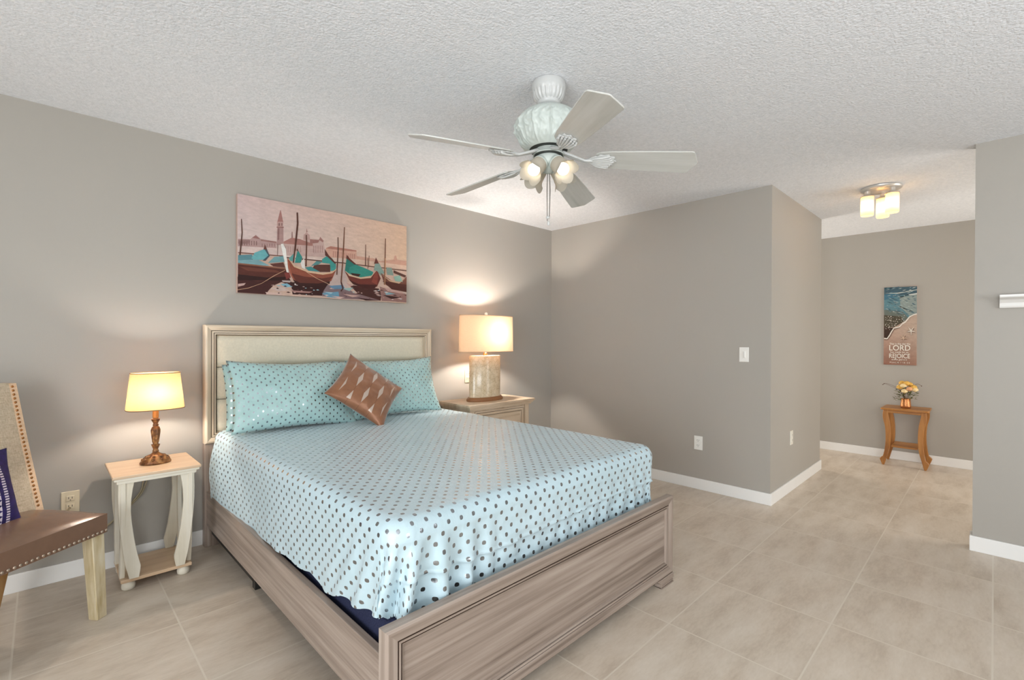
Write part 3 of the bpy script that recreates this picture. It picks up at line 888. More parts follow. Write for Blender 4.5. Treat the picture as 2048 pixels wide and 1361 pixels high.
# L-shaped curved legs: two boards per corner
def leg_outline(s):
    # (outer x, inner x, z) along height, measured from the corner
    rows = [(0.004, 0.066, 0.544), (0.004, 0.060, 0.51), (0.003, 0.054, 0.46), (0.004, 0.052, 0.40), (0.008, 0.056, 0.34),
            (0.014, 0.064, 0.27), (0.021, 0.074, 0.20), (0.028, 0.084, 0.15), (0.033, 0.091, 0.12), (0.038, 0.090, 0.10), (0.046, 0.084, 0.062)]
    return [(r[0], r[2]) for r in rows] + [(r[1], r[2]) for r in reversed(rows)]
for sx in (0, 1):
    for sy in (0, 1):
        b = NB()
        cx = SX0 + 0.022 if sx == 0 else SX1 - 0.022
        cy = SY0 + 0.022 if sy == 0 else SY1 - 0.018
        dx = 1 if sx == 0 else -1; dy = 1 if sy == 0 else -1
        # board in the front/back plane
        yy = cy + (0.010 if sy == 0 else -0.030)
        pts = [(cx + dx * (x - 0.0), z) for x, z in leg_outline(0)]
        add_prism(b, pts, 0.020, Matrix(((1, 0, 0, 0), (0, 0, 1, yy), (0, 1, 0, 0), (0, 0, 0, 1))), bev=0.0015)
        # board in the side plane
        pts = [(cy + dy * x, z) for x, z in leg_outline(0)]
        xx = cx + (0.012 if sx == 0 else -0.032)
        add_prism(b, pts, 0.020, Matrix(((0, 0, 1, xx), (1, 0, 0, 0), (0, 1, 0, 0), (0, 0, 0, 1))), bev=0.0015)
        obj('leg', b, M['side_wood'], st, grain=2)
        b = NB(); fx_ = SX0 + 0.068 if sx == 0 else SX1 - 0.068; fy_ = SY0 + 0.075 if sy == 0 else SY1 - 0.065
        add_lathe(b, [(0.020, 0.0), (0.027, 0.006), (0.029, 0.020), (0.026, 0.034), (0.018, 0.045)], center=(fx_, fy_, 0), n=24)
        obj('bun_foot', b, M['side_wood'], st, smooth=50)

# ================================================================ small gold lamp
GX, GY, GZ = 0.432, 3.165, SZ
lg = thing('table_lamp', 'small table lamp with carved gold candlestick base and beige shade', 'table lamp', (GX, GY, GZ), 'lit bedside table lamps')
def rip(k, a):
    return 1 + (0.07 * math.cos(9 * a) if k in (4, 5, 6) else 0)
b = NB()
add_lathe(b, [(0.066, 0.0), (0.069, 0.004), (0.069, 0.010), (0.064, 0.017), (0.060, 0.022), (0.050, 0.034), (0.036, 0.044), (0.024, 0.050), (0.016, 0.056), (0.013, 0.062)],
          center=(GX, GY, GZ), n=54, sy=0.80, ripple=rip)
for k in range(9):
    a = 2 * PI * k / 9 + 0.2
    add_sphere(b, (GX + 0.056 * math.cos(a), GY + 0.045 * math.sin(a), GZ + 0.025), 0.0075, 10, 8, (1, 1, 0.8))
    add_sphere(b, (GX + 0.038 * math.cos(a), GY + 0.031 * math.sin(a), GZ + 0.039), 0.0075, 10, 8, (1.2, 1.2, 0.7))
obj('base', b, M['aged_gold'], lg, smooth=60)
b = NB()
def rip2(k, a): return 1 + (0.09 * math.cos(10 * a) if 8 <= k <= 12 else 0)
add_lathe(b, [(0.013, 0.060), (0.015, 0.066), (0.011, 0.072), (0.012, 0.078), (0.018, 0.092), (0.020, 0.098), (0.012, 0.100), (0.013, 0.106),
              (0.014, 0.112), (0.016, 0.130), (0.019, 0.155), (0.020, 0.170), (0.016, 0.184), (0.011, 0.190), (0.014, 0.195), (0.010, 0.202),
              (0.012, 0.208), (0.018, 0.218), (0.020, 0.226), (0.012, 0.228), (0.012, 0.236)], center=(GX, GY, GZ), n=60, ripple=rip2, mat=Matrix.Translation((0, 0, GZ + 0.06)) @ Matrix.Diagonal((1, 1, 1.07, 1)) @ Matrix.Translation((0, 0, -GZ - 0.06)))
obj('stem', b, M['aged_gold'], lg, smooth=60)
b = NB(); add_lathe(b, [(0.013, 0.244), (0.014, 0.248), (0.014, 0.315), (0.012, 0.34)], center=(GX, GY, GZ), n=20)
obj('socket', b, M['oak'], lg, smooth=50)['label'] = 'amber candle sleeve'
obj('shade', open_shade(GX, GY, 0.880, 1.072, 0.128, 0.098, 0.108, 0.078, p=2.6), M['shade_beige'], lg, smooth=60)
for z, a, c in ((0.880, 0.128, 0.098), (1.072, 0.108, 0.078)):
    obj('shade_trim', rim(GX, GY, z, a, c, 0.0022, p=2.6), M['shade_trim'], lg, smooth=60)
b = NB(); add_sphere(b, (GX, GY, 0.960), 0.020)
obj('bulb', b, M['bulb_in'], lg, smooth=60)
b = NB()
for s in (-1, 1): add_tube(b, [(GX, GY, 0.995), (GX + s * 0.113, GY, 1.035)], 0.0018)
obj('shade_carrier', b, M['brass'], lg)
b = NB()
c1 = [(GX + 0.0, GY + 0.06, GZ + 0.004), (GX - 0.02, 3.352, GZ + 0.004), (GX - 0.01, 3.366, GZ - 0.05), (0.432, 3.374, 0.50), (0.418, 3.374, 0.44), (0.375, 3.370, 0.355), (0.22, 3.366, 0.22), (0.10, 3.34, 0.19), (0.04, 3.35, 0.25), (0.10, 3.378, 0.375)]
def smoothpath(pts, k=8):
    P = [Vector(p) for p in pts]; out = []
    for i in range(len(P) - 1):
        p0, p1, p2, p3 = P[max(0, i - 1)], P[i], P[i + 1], P[min(len(P) - 1, i + 2)]
        for j in range(k):
            t = j / k
            out.append(0.5 * ((2 * p1) + (p2 - p0) * t + (2 * p0 - 5 * p1 + 4 * p2 - p3) * t * t + (3 * p1 - p0 - 3 * p2 + p3) * t ** 3))
    out.append(P[-1]); return out
add_tube(b, smoothpath(c1), 0.0038, 6)
c2 = [(x - 0.012 if i in (3, 4) else x, y, z + (0.012 if i in (4, 5) else 0)) for i, (x, y, z) in enumerate(c1)]
add_tube(b, smoothpath(c2), 0.0038, 6)
obj('cord', b, M['cord'], lg, smooth=60)

# ================================================================ chair at the left edge
D = Vector((0.62, -0.78, 0)).normalized()      # facing direction
S = Vector((-0.78, -0.62, 0)).normalized()     # from the near-wall front corner to the other front corner
FR = Vector((0.208, 2.822, 0))                 # front corner seen in the photo
ch = thing('dining_chair', 'tall-backed chair with brown leather seat, brass nailheads and linen back', 'chair', FR + S * 0.26 - D * 0.25)
def cp(s, d, z): 
    p = FR + S * s - D * d
    return Vector((p.x, p.y, z))
def cmat(): return Matrix(((S.x, -D.x, 0, FR.x), (S.y, -D.y, 0, FR.y), (0, 0, 1, 0), (0, 0, 0, 1)))   # local x=s, y=d(back), z
CW = 0.53
b = bmesh.new(); n1, n2 = 28, 28
top = []
for i in range(n1 + 1):
    r = []
    for j in range(n2 + 1):
        u, v = i / n1, j / n2
        e = min(u, 1 - u, v, 1 - v)
        z = 0.462 + 0.038 * (math.sin(PI * u) * math.sin(PI * min(1, v * 1.1) if v < 0.9 else PI * 0.99)) ** 0.5 if 0 < u < 1 and 0 < v < 1 else 0.462
        ed = min(1, e * 12); off = 0.008 * (1 - ed) ** 2
        taper = 0.012 * v
        s_ = taper + u * (CW - 2 * taper)
        r.append(b.verts.new((s_ , v * 0.46, z)))
    top.append(r)
for i in range(n1):
    for j in range(n2): b.faces.new((top[i][j], top[i + 1][j], top[i + 1][j + 1], top[i][j + 1]))
# sides down
loop = [top[i][0] for i in range(n1 + 1)] + [top[n1][j] for j in range(1, n2 + 1)] + [top[i][n2] for i in range(n1 - 1, -1, -1)] + [top[0][j] for j in range(n2 - 1, 0, -1)]
prev = loop
for z in (0.44, 0.41, 0.378):
    cur = [b.verts.new((v.co.x, v.co.y, z)) for v in loop]
    for k in range(len(loop)):
        b.faces.new((prev[k], prev[(k + 1) % len(loop)], cur[(k + 1) % len(loop)], cur[k]))
    prev = cur
b.faces.new(prev)
bmesh.ops.recalc_face_normals(b, faces=b.faces[:])
for f in b.faces: f.smooth = True
b.transform(cmat())
obj('seat', b, M['leather'], ch, smooth=45)
b = NB()
for k in range(27):
    s_ = 0.006 + k * (CW - 0.012) / 26
    add_sphere(b, (s_, -0.001, 0.388), 0.0062, 10, 8, (1, 0.55, 1))
for k in range(1, 22):
    d_ = k * 0.46 / 22
    add_sphere(b, (0.012 * d_ / 0.46 - 0.001, d_, 0.388), 0.0062, 10, 8, (0.55, 1, 1))
    add_sphere(b, (CW - 0.012 * d_ / 0.46 + 0.001, d_, 0.388), 0.0062, 10, 8, (0.55, 1, 1))
b.transform(cmat())
obj('seat_nailheads', b, M['nail_silver'], ch, smooth=60)['label'] = 'pewter nailheads along the seat edge'
def taper_leg(s0, d0, s1, d1, ztop, w0, w1, mat, name='leg'):
    b = NB(); t = bmesh.new(); bmesh.ops.create_cube(t, size=1.0)
    for v in t.verts:
        a = v.co.z > 0
        w = w0 if a else w1; s_, d_ = (s0, d0) if a else (s1, d1)
        v.co = Vector((s_ + v.co.x * w, d_ + v.co.y * w, ztop if a else 0.0))
    bmesh.ops.bevel(t, geom=t.edges[:], offset=0.003, segments=1, affect='EDGES')
    t.transform(cmat()); merge(b, t)
    obj(name, b, mat, ch, grain=2)
taper_leg(0.034, 0.036, 0.026, 0.020, 0.377, 0.056, 0.046, M['chair_leg'])
taper_leg(CW - 0.034, 0.036, CW - 0.026, 0.020, 0.377, 0.056, 0.046, M['chair_leg'])
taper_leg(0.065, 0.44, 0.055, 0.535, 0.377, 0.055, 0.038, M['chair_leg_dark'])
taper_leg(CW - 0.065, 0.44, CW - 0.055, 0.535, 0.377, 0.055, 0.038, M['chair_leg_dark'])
# back: leaning slab, slightly curved, with a peach band and nailheads
def back_pt(u, z, dep):
    t = (z - 0.46) / 0.6
    w0, w1 = -0.012, -0.012
    sl = w0 + (w1 - w0) * t + 0.006 * math.sin(PI * max(0, min(1, t)))
    s_ = sl + u * (CW - 2 * sl)
    d_ = 0.345 + 0.135 * t + 0.015 * t * t + dep - 0.012 * (1 - (2 * u - 1) ** 2) * 0 
    return Vector((s_, d_, z))
def back_slab(u0, u1, d0, d1, z0, z1, nu=10, nz=20, puff=0.0, arch=0.0):
    bm = bmesh.new(); G = []
    for side, dep in ((0, d0), (1, d1)):
        g = []
        for i in range(nu + 1):
            r = []
            for j in range(nz + 1):
                u = u0 + (u1 - u0) * i / nu; q = j / nz
                z = z0 + (z1 - z0) * q + arch * (1 - (2 * u - 1) ** 2) * q
                e = min(i / nu, 1 - i / nu, q, 1 - q)
                dd = dep - (puff * min(1, e * 8) if side == 0 else 0)
                r.append(bm.verts.new(back_pt(u, z, dd)))
            g.append(r)
        G.append(g)
    for side in (0, 1):
        g = G[side]
        for i in range(nu):
            for j in range(nz):
                vs = (g[i][j], g[i + 1][j], g[i + 1][j + 1], g[i][j + 1])
                bm.faces.new(vs if side == 0 else vs[::-1])
    a, c = G
    def rimf(p, q):
        for k in range(len(p) - 1): bm.faces.new((p[k], p[k + 1], q[k + 1], q[k]))
    rimf([a[0][j] for j in range(nz + 1)], [c[0][j] for j in range(nz + 1)])
    rimf([a[nu][j] for j in range(nz + 1)], [c[nu][j] for j in range(nz + 1)])
    rimf([a[i][nz] for i in range(nu + 1)], [c[i][nz] for i in range(nu + 1)])
    rimf([a[i][0] for i in range(nu + 1)], [c[i][0] for i in range(nu + 1)])
    bmesh.ops.recalc_face_normals(bm, faces=bm.faces[:])
    bm.transform(cmat()); return bm
obj('backrest', back_slab(0.055, 0.945, 0.0, 0.07, 0.40, 1.045, puff=0.006, arch=0.012), M['linen'], ch, smooth=45)
for u0, u1 in ((0.0, 0.055), (0.945, 1.0)):
    obj('backrest_band', back_slab(u0, u1, 0.0, 0.07, 0.40, 1.045, nu=2), M['linen_band'], ch, smooth=45)
for u in (0.034, 0.966):
    b = NB()
    for k in range(31):
        z = 0.485 + k * 0.0182
        p = back_pt(u, z, -0.001)
        add_sphere(b, p, 0.0058, 10, 8, (1, 0.6, 1))
    b.transform(cmat())
    obj('backrest_nailheads', b, M['brass'], ch, smooth=60)['label'] = 'brass nailheads down the edge of the back'
# navy cushion on the seat
ctr = cp(0.365, 0.262, 0.628)
tilt = -D * 0.26 + Vector((0, 0, 1))
put('cushion', pillow_bm(0.40, 0.33, 0.12, pinch=0.08, seed=31), M['navy_pillow'], basis(ctr, -S, tilt),
    'navy blue embroidered cushion leaning on the chair back', 'cushion')

# ================================================================ wall plates
PLG = 'power outlets on the bedroom walls'
def outlet(pos, axis, label, mat, face='duplex', group=None, z=0):
    """axis: 'y-' plate on north wall facing -y, 'x-' facing -x"""
    t = thing('electrical_outlet' if face == 'duplex' else 'light_switch', label, 'outlet' if face == 'duplex' else 'light switch', pos, group)
    R_ = Matrix.Identity(4) if axis == 'y-' else (Matrix.Rotation(-PI / 2, 4, 'Z') if axis == 'x-' else Matrix.Rotation(PI, 4, 'Z'))
    b = NB(); add_box(b, -0.036, 0.036, -0.006, 0, -0.058, 0.058, bev=0.003); b.transform(R_)
    obj('wall_plate', b, mat, t, world=False)
    if face == 'duplex':
        for zz in (-0.021, 0.021):
            b = NB(); add_box(b, -0.017, 0.017, -0.009, -0.005, zz - 0.014, zz + 0.014, bev=0.003); b.transform(R_)
            rc = obj('receptacle', b, mat, t, world=False)
            b = NB(); add_box(b, -0.008, -0.0055, -0.0095, -0.008, zz - 0.002, zz + 0.008); add_box(b, 0.0055, 0.008, -0.0095, -0.008, zz - 0.002, zz + 0.008)
            add_box(b, -0.002, 0.002, -0.0095, -0.008, zz - 0.010, zz - 0.006); b.transform(R_)
            obj('slots', b, M['slot'], rc, world=False)
    else:
        b = NB(); add_box(b, -0.011, 0.015, -0.009, -0.005, -0.030, 0.030, bev=0.002); b.transform(R_)
        obj('switch_frame', b, mat, t, world=False)
        b = NB(); add_box(b, 0.002, 0.011, -0.016, -0.008, -0.022, 0.026, bev=0.003); b.transform(R_)
        obj('toggle', b, mat, t, world=False)
    return t
outlet((0.102, WN, 0.398), 'y-', 'almond electrical outlet behind the brown leather chair', M['plate_beige'])
outlet((2.775, WN, 0.918), 'y-', 'almond wall plate half hidden behind the large shell lamp', M['plate_beige'])
outlet((XE, 1.748, 0.390), 'x-', 'white electrical outlet low on the wall beyond the foot of the bed', M['plate_white'])
outlet((XE, 1.385, 1.145), 'x-', 'white light switch on the wall near the hallway corner', M['plate_white'], face='switch')
outlet((4.47, YJ, 0.442), 'y-', 'white outlet plate on the hallway side wall', M['plate'])

# ================================================================ moulded shelf on the right wall
b = NB()
pts = [(0, 1.452), (0.020, 1.452), (0.026, 1.462), (0.030, 1.480), (0.050, 1.498), (0.078, 1.506), (0.090, 1.508), (0.094, 1.514), (0.094, 1.524), (0, 1.524)]
add_prism(b, [(-x, z) for x, z in pts], 0.62, Matrix(((1, 0, 0, XR), (0, 0, -1, -0.020), (0, 1, 0, 0), (0, 0, 0, 1))), bev=0.001)
tag(obj('wall_shelf', b, M['white_trim']), 'white crown-moulded ledge shelf at the right edge of the photo', 'shelf')

# ================================================================ ceiling fan
CX, CY = 1.660, 1.448
fan = thing('ceiling_fan', 'white five-blade ceiling fan with ornate housing and four lit tulip lights', 'ceiling fan', (CX, CY, ZC))
def ripc(k, a): return 1 + (0.035 * math.cos(22 * a) if k in (4, 5, 6, 7) else 0)
b = NB(); add_lathe(b, [(0.074, 2.4395), (0.077, 2.436), (0.078, 2.408), (0.074, 2.396), (0.071, 2.390), (0.069, 2.378), (0.064, 2.366), (0.057, 2.356), (0.052, 2.352), (0.053, 2.346), (0.046, 2.336), (0.026, 2.333), (0.022, 2.345)],
                    center=(CX, CY, 0), n=132, ripple=ripc)
obj('canopy', b, M['fan_white'], fan, smooth=60)
b = NB(); add_lathe(b, [(0.020, 2.3325), (0.021, 2.336)], center=(CX, CY, 0), n=24)
obj('canopy_opening', b, M['fan_dark'], fan, smooth=40)
b = NB(); add_lathe(b, [(0.012, 2.37), (0.012, 2.30)], center=(CX, CY, 0), n=20)
add_lathe(b, [(0.012, 2.332), (0.020, 2.328), (0.022, 2.316), (0.024, 2.312)], center=(CX, CY, 0), n=24)
obj('down_rod', b, M['fan_white'], fan, smooth=50)
prof = []
pts_ = [(0.024, 2.318), (0.070, 2.314), (0.105, 2.300), (0.132, 2.280), (0.147, 2.255), (0.152, 2.232), (0.148, 2.205), (0.137, 2.178), (0.122, 2.155), (0.104, 2.140), (0.090, 2.132)]
Pv = [Vector((r, z, 0)) for r, z in pts_]
for i in range(len(Pv) - 1):
    p0, p1, p2, p3 = Pv[max(0, i - 1)], Pv[i], Pv[i + 1], Pv[min(len(Pv) - 1, i + 2)]
    for j in range(6):
        t = j / 6
        q = 0.5 * ((2 * p1) + (p2 - p0) * t + (2 * p0 - 5 * p1 + 4 * p2 - p3) * t * t + (3 * p1 - p0 - 3 * p2 + p3) * t ** 3)
        prof.append((q.x, q.y))
prof.append(pts_[-1])
def ripm(k, a):
    r, z = prof[k]
    if z > 2.284: return 1 + 0.012 * math.cos(90 * a)
    if z > 2.274: return 1.0
    q = a * 12 / (2 * PI); fq = abs(q - math.floor(q) - 0.5)
    rib = 0.045 * max(0, 1 - fq / 0.10)
    leaf = 0.034 * max(0, math.sin(2 * PI * (q * 2) + 3 * math.sin((z - 2.2) * 60))) * (0.5 + 0.5 * math.cos((z - 2.21) * 130))
    leaf += 0.03 * noise.noise(Vector((math.cos(a) * 9, math.sin(a) * 9, z * 60)))
    fade = min(1, (2.276 - z) / 0.02) * min(1, (z - 2.132) / 0.01)
    return 1 + (rib + leaf) * fade
b = NB(); add_lathe(b, prof, center=(CX, CY, 0), n=360, ripple=ripm)
obj('motor_housing', b, M['fan_mint'], fan, smooth=70)
b = NB(); add_lathe(b, [(0.088, 2.134), (0.088, 2.1315), (0.070, 2.1315)], center=(CX, CY, 0), n=40)
add_lathe(b, [(0.050, 2.108), (0.066, 2.107), (0.066, 2.100), (0.050, 2.099)], center=(CX, CY, 0), n=40)
obj('housing_gap', b, M['fan_dark'], fan, smooth=40)
b = NB(); add_lathe(b, [(0.060, 2.133), (0.064, 2.128), (0.066, 2.112), (0.072, 2.108), (0.072, 2.104), (0.060, 2.106)], center=(CX, CY, 0), n=48)
obj('flywheel', b, M['fan_mint'], fan, smooth=50)
b = NB(); add_lathe(b, [(0.052, 2.103), (0.056, 2.098), (0.056, 2.066), (0.050, 2.058), (0.034, 2.052), (0.030, 2.040), (0.020, 2.034), (0.014, 2.026), (0.0, 2.022)], center=(CX, CY, 0), n=48)
obj('switch_housing', b, M['fan_mint'], fan, smooth=50)
ZB = 2.093
PITCH = math.radians(-17)
for k in range(5):
    th = math.radians(-121.7 + 72 * k)
    Mr = Matrix.Translation((CX, CY, 0)) @ Matrix.Rotation(th, 4, 'Z')
    # blade: local x outward, y tangential
    half = [(0.215, 0.040), (0.235, 0.052), (0.28, 0.058), (0.45, 0.067), (0.625, 0.0735), (0.636, 0.070), (0.641, 0.062), (0.668, 0.004), (0.668, 0.0)]
    outl = half + [(x, -y) for x, y in reversed(half[:-1])]
    b = NB()
    mt = Mr @ Matrix.Translation((0, 0, ZB)) @ Matrix.Rotation(math.radians(3.5), 4, 'Y') @ Matrix.Rotation(PITCH, 4, 'X')
    add_prism(b, outl, 0.006, Matrix.Identity(4), bev=0.0015)
    uvl = b.loops.layers.uv.verify()
    for f in b.faces:
        for lp in f.loops: lp[uvl].uv = (lp.vert.co.x, lp.vert.co.y + k * 0.7)
    b.transform(mt)
    obj('blade', b, M['fan_blade'], fan)
    # blade iron : scrolled arm and leaf medallion under the blade root
    b = NB()
    for s in (-1, 1):
        add_tube(b, [Mr @ Vector(p) for p in ((0.066, s * 0.006, 2.118), (0.095, s * 0.012, 2.104), (0.130, s * 0.010, 2.090), (0.165, s * 0.005, 2.077), (0.200, s * 0.010, 2.074))], [0.008, 0.007, 0.006, 0.006, 0.008], 8)
    leaf = bmesh.new()
    lo = []
    for i in range(60):
        a = 2 * PI * i / 60
        lob = 1 + 0.09 * math.cos(11 * a) * (1 if math.cos(a) > -0.5 else 0)
        lo.append((0.242 + 0.062 * math.cos(a) * lob, 0.040 * math.sin(a) * lob * (1.0 + 0.25 * math.cos(a))))
    t1 = bmesh.new(); add_prism(t1, lo, 0.006, Matrix.Translation((0, 0, -0.0065)), bev=0.001); merge(leaf, t1)
    for i in range(-3, 4):
        a = i * 0.30
        pts = [(0.190, 0.003 * i, -0.008), (0.215, 0.012 * i * 0.7, -0.0125), (0.245, 0.0125 * i * 0.85, -0.0135), (0.272 - 0.004 * abs(i), 0.0125 * i, -0.012), (0.296 - 0.007 * abs(i), 0.0125 * i, -0.008)]
        add_tube(leaf, pts, [0.0035, 0.0050, 0.0055, 0.0060, 0.0045], 8)
        if i: add_sphere(leaf, (0.286 - 0.007 * abs(i), 0.0125 * i, -0.011), 0.0062, 8, 6)
    leaf.transform(mt); merge(b, leaf)
    obj('blade_iron', b, M['fan_white'], fan, smooth=60)
# light kit
for k, dg in enumerate((176, -94, 86, -4)):
    a = math.radians(dg); h = Vector((math.cos(a), math.sin(a), 0))
    ax = (h * math.sin(math.radians(47)) + Vector((0, 0, -1)) * math.cos(math.radians(47))).normalized()
    o0 = Vector((CX, CY, 2.066)) + h * 0.044
    side = ax.cross(Vector((0, 0, 1))).normalized(); upv = side.cross(ax)
    MM = Matrix(((side.x, upv.x, ax.x, o0.x), (side.y, upv.y, ax.y, o0.y), (side.z, upv.z, ax.z, o0.z), (0, 0, 0, 1)))
    b = NB(); add_lathe(b, [(0.020, -0.016), (0.030, -0.006), (0.036, 0.004), (0.037, 0.012), (0.033, 0.014)], n=32, mat=MM, cap=True)
    fit = obj('light_fitter', b, M['fan_mint'], fan, smooth=50)
    t = bmesh.new(); rings = []
    pr = [(0.034, 0.008), (0.036, 0.022), (0.037, 0.04), (0.038, 0.055), (0.041, 0.068), (0.047, 0.080), (0.054, 0.088), (0.058, 0.092)]
    n_ = 80
    for i, (r, z) in enumerate(pr):
        w = max(0, (i - 3) / 4)
        ring = []
        for j in range(n_):
            an = 2 * PI * j / n_
            lobe = abs(math.cos(2.5 * an))
            rr = r * (1 + 0.10 * w * (lobe - 0.6)); zz = z + 0.020 * w * (lobe - 0.5)
            ring.append(t.verts.new((rr * math.cos(an), rr * math.sin(an), zz)))
        rings.append(ring)
    for A_, B_ in zip(rings[:-1], rings[1:]):
        for j in range(n_): t.faces.new((A_[j], A_[(j + 1) % n_], B_[(j + 1) % n_], B_[j]))
    for f in t.faces: f.smooth = True
    t.transform(MM)
    obj('glass_shade', t, M['glass_shade'], fan, smooth=70)
    bc = o0 + ax * 0.066
    b = NB(); add_sphere(b, bc, 0.0275, 24, 16)
    obj('bulb', b, M['bulb'], fan, smooth=60)
# pull chains
b = NB()
for dx, dy, zb in ((0.004, -0.004, 1.826), (-0.003, 0.003, 1.806)):
    add_tube(b, [(CX + dx, CY + dy, 2.030), (CX + dx * 1.5, CY + dy * 1.5, 1.95), (CX + dx, CY + dy, zb)], 0.0016, 6)
    for i in range(46): add_sphere(b, (CX + dx * (1.0 + 0.5 * math.sin(PI * i / 46)), CY + dy, 2.028 - i * (2.028 - zb) / 46), 0.0022, 6, 4)
obj('pull_chain', b, M['pewter'], fan, smooth=60)
b = NB(); add_sphere(b, (CX - 0.001, CY + 0.001, 1.822), 0.0095, 14, 10, (1, 1, 0.8)); add_sphere(b, (CX + 0.001, CY - 0.001, 1.795), 0.0085, 12, 10, (0.8, 0.8, 1.3))
obj('chain_knob', b, M['fan_white'], fan, smooth=60)

# ================================================================ flush ceiling light in the hallway
fl = thing('ceiling_light', 'flush ceiling light with three lit frosted glass cylinders in the hallway', 'ceiling light', (4.60, 0.62, ZC))
b = NB(); add_lathe(b, [(0.125, 2.4395), (0.130, 2.434), (0.128, 2.422), (0.118, 2.416), (0.0, 2.414)], center=(4.60, 0.62, 0), n=48)
obj('base_plate', b, M['nickel'], fl, smooth=50)
for x, y in ((4.562, 0.700), (4.700, 0.622), (4.570, 0.548)):
    b = NB(); add_lathe(b, [(0.018, 2.416), (0.018, 2.395), (0.030, 2.385), (0.044, 2.380), (0.048, 2.372)], center=(x, y, 0), n=28)
    c_ = obj('lamp_cap', b, M['nickel'], fl, smooth=50)
    b = NB(); add_lathe(b, [(0.039, 2.376), (0.042, 2.366), (0.042, 2.236), (0.039, 2.228)], center=(x, y, 0), n=40, cap=False)
    obj('glass_cylinder', b, M['glass_far'], fl, smooth=50)
    b = NB(); add_sphere(b, (x, y, 2.300), 0.020)
    obj('bulb', b, M['bulb_hall'], fl, smooth=60)

# ================================================================ hallway console table
ct = thing('console_table', 'small honey oak accent table with bowed legs against the hallway wall', 'side table', (6.245, 0.6215, 0))
b = NB()
TX0, TX1, TY0, TY1 = 6.060, 6.425, 0.433, 0.810
out = [(TX0, TY0 + 0.03), (TX0 + 0.006, TY0 + 0.008), (TX0 + 0.02, TY0), (TX1 - 0.01, TY0 + 0.006), (TX1, TY0 + 0.016), (TX1, TY1 - 0.016), (TX1 - 0.01, TY1 - 0.006), (TX0 + 0.02, TY1), (TX0 + 0.006, TY1 - 0.008), (TX0, TY1 - 0.03), (TX0 - 0.008, 0.70), (TX0 - 0.010, 0.62), (TX0 - 0.008, 0.54)]
add_prism(b, out, 0.018, Matrix.Translation((0, 0, 0.560)), bev=0.004)
obj('top', b, M['oak'], ct, grain=1)
b = NB(); add_box(b, TX0 + 0.018, TX0 + 0.034, 0.485, 0.760, 0.532, 0.560, bev=0.003); add_box(b, TX1 - 0.034, TX1 - 0.018, 0.485, 0.760, 0.532, 0.560)
for y in (0.480, 0.752): add_box(b, TX0 + 0.03, TX1 - 0.03, y, y + 0.014, 0.532, 0.560)
obj('apron', b, M['oak'], ct, grain=1)
b = NB(); add_box(b, TX0 + 0.035, TX1 - 0.035, 0.520, 0.723, 0.186, 0.202, bev=0.003)
obj('lower_shelf', b, M['oak'], ct, grain=1)
outer = [(0.786, 0.560), (0.791, 0.52), (0.790, 0.48), (0.782, 0.44), (0.773, 0.40), (0.768, 0.35), (0.766, 0.306), (0.766, 0.25), (0.769, 0.20), (0.776, 0.14), (0.786, 0.09), (0.800, 0.078), (0.813, 0.062), (0.806, 0.040), (0.795, 0.008), (0.790, 0.0)]
inner = [(0.776, 0.0), (0.768, 0.03), (0.757, 0.08), (0.743, 0.13), (0.732, 0.19), (0.727, 0.25), (0.726, 0.306), (0.728, 0.37), (0.733, 0.432), (0.742, 0.48), (0.748, 0.52), (0.748, 0.560)]
for sy in (0, 1):
    for x in (TX0 + 0.014, TX1 - 0.044):
        pts = outer + inner
        if sy: pts = [(2 * 0.6215 - y, z) for y, z in pts]
        b = NB(); add_prism(b, pts, 0.034, Matrix(((0, 0, 1, x), (1, 0, 0, 0), (0, 1, 0, 0), (0, 0, 0, 1))), bev=0.003)
        obj('leg', b, M['oak'], ct, grain=2)
# vase of flowers
va = thing('flower_vase', 'hammered copper pot of yellow and peach artificial roses on the hallway table', 'flower vase', (6.225, 0.625, 0.578))
VX, VY, VZ = 6.225, 0.625, 0.578
b = NB(); add_lathe(b, [(0.034, 0.0), (0.042, 0.006), (0.044, 0.020), (0.041, 0.050), (0.038, 0.080), (0.040, 0.094), (0.036, 0.096), (0.033, 0.07), (0.0, 0.06)], center=(VX, VY, VZ), n=36)
obj('pot', b, M['copper'], va, smooth=50)
random.seed(8)
def rose(c, r, mat):
    b = NB()
    for ring, (cnt, tilt, rad) in enumerate(((5, 0.95, 1.0), (4, 0.55, 0.75), (3, 0.2, 0.5))):
        for i in range(cnt):
            a = 2 * PI * i / cnt + ring
            d = Vector((math.cos(a) * math.sin(tilt), math.sin(a) * math.sin(tilt), math.cos(tilt)))
            t = bmesh.new(); bmesh.ops.create_uvsphere(t, u_segments=8, v_segments=6, radius=r * 0.62)
            for v in t.verts: v.co = Vector((v.co.x * 0.95, v.co.y * 0.95, v.co.z * 0.35))
            q = Vector((0, 0, 1)).rotation_difference(d)
            t.transform(Matrix.Translation(Vector(c) + d * r * 0.5 * rad) @ q.to_matrix().to_4x4())
            merge(b, t)
    add_sphere(b, c, r * 0.5, 8, 6)
    return obj('rose', b, mat, va, smooth=60)
spots = [(-0.03, 0.045, 0.215, 'petal_yellow'), (-0.045, 0.015, 0.235, 'petal_cream'), (-0.05, -0.035, 0.205, 'petal_peach'), (-0.035, -0.065, 0.225, 'petal_yellow'),
         (-0.055, 0.005, 0.180, 'petal_cream'), (0.0, -0.03, 0.250, 'petal_yellow'), (0.0, 0.03, 0.262, 'petal_yellow'), (-0.03, -0.01, 0.262, 'petal_yellow'),
         (0.03, 0.05, 0.220, 'petal_cream'), (0.03, -0.05, 0.225, 'petal_yellow'), (-0.045, -0.075, 0.200, 'petal_cream')]
for dx, dy, dz, mn in spots: rose((VX + dx, VY + dy, VZ + dz * 0.94), 0.036, M[mn])
b = NB()
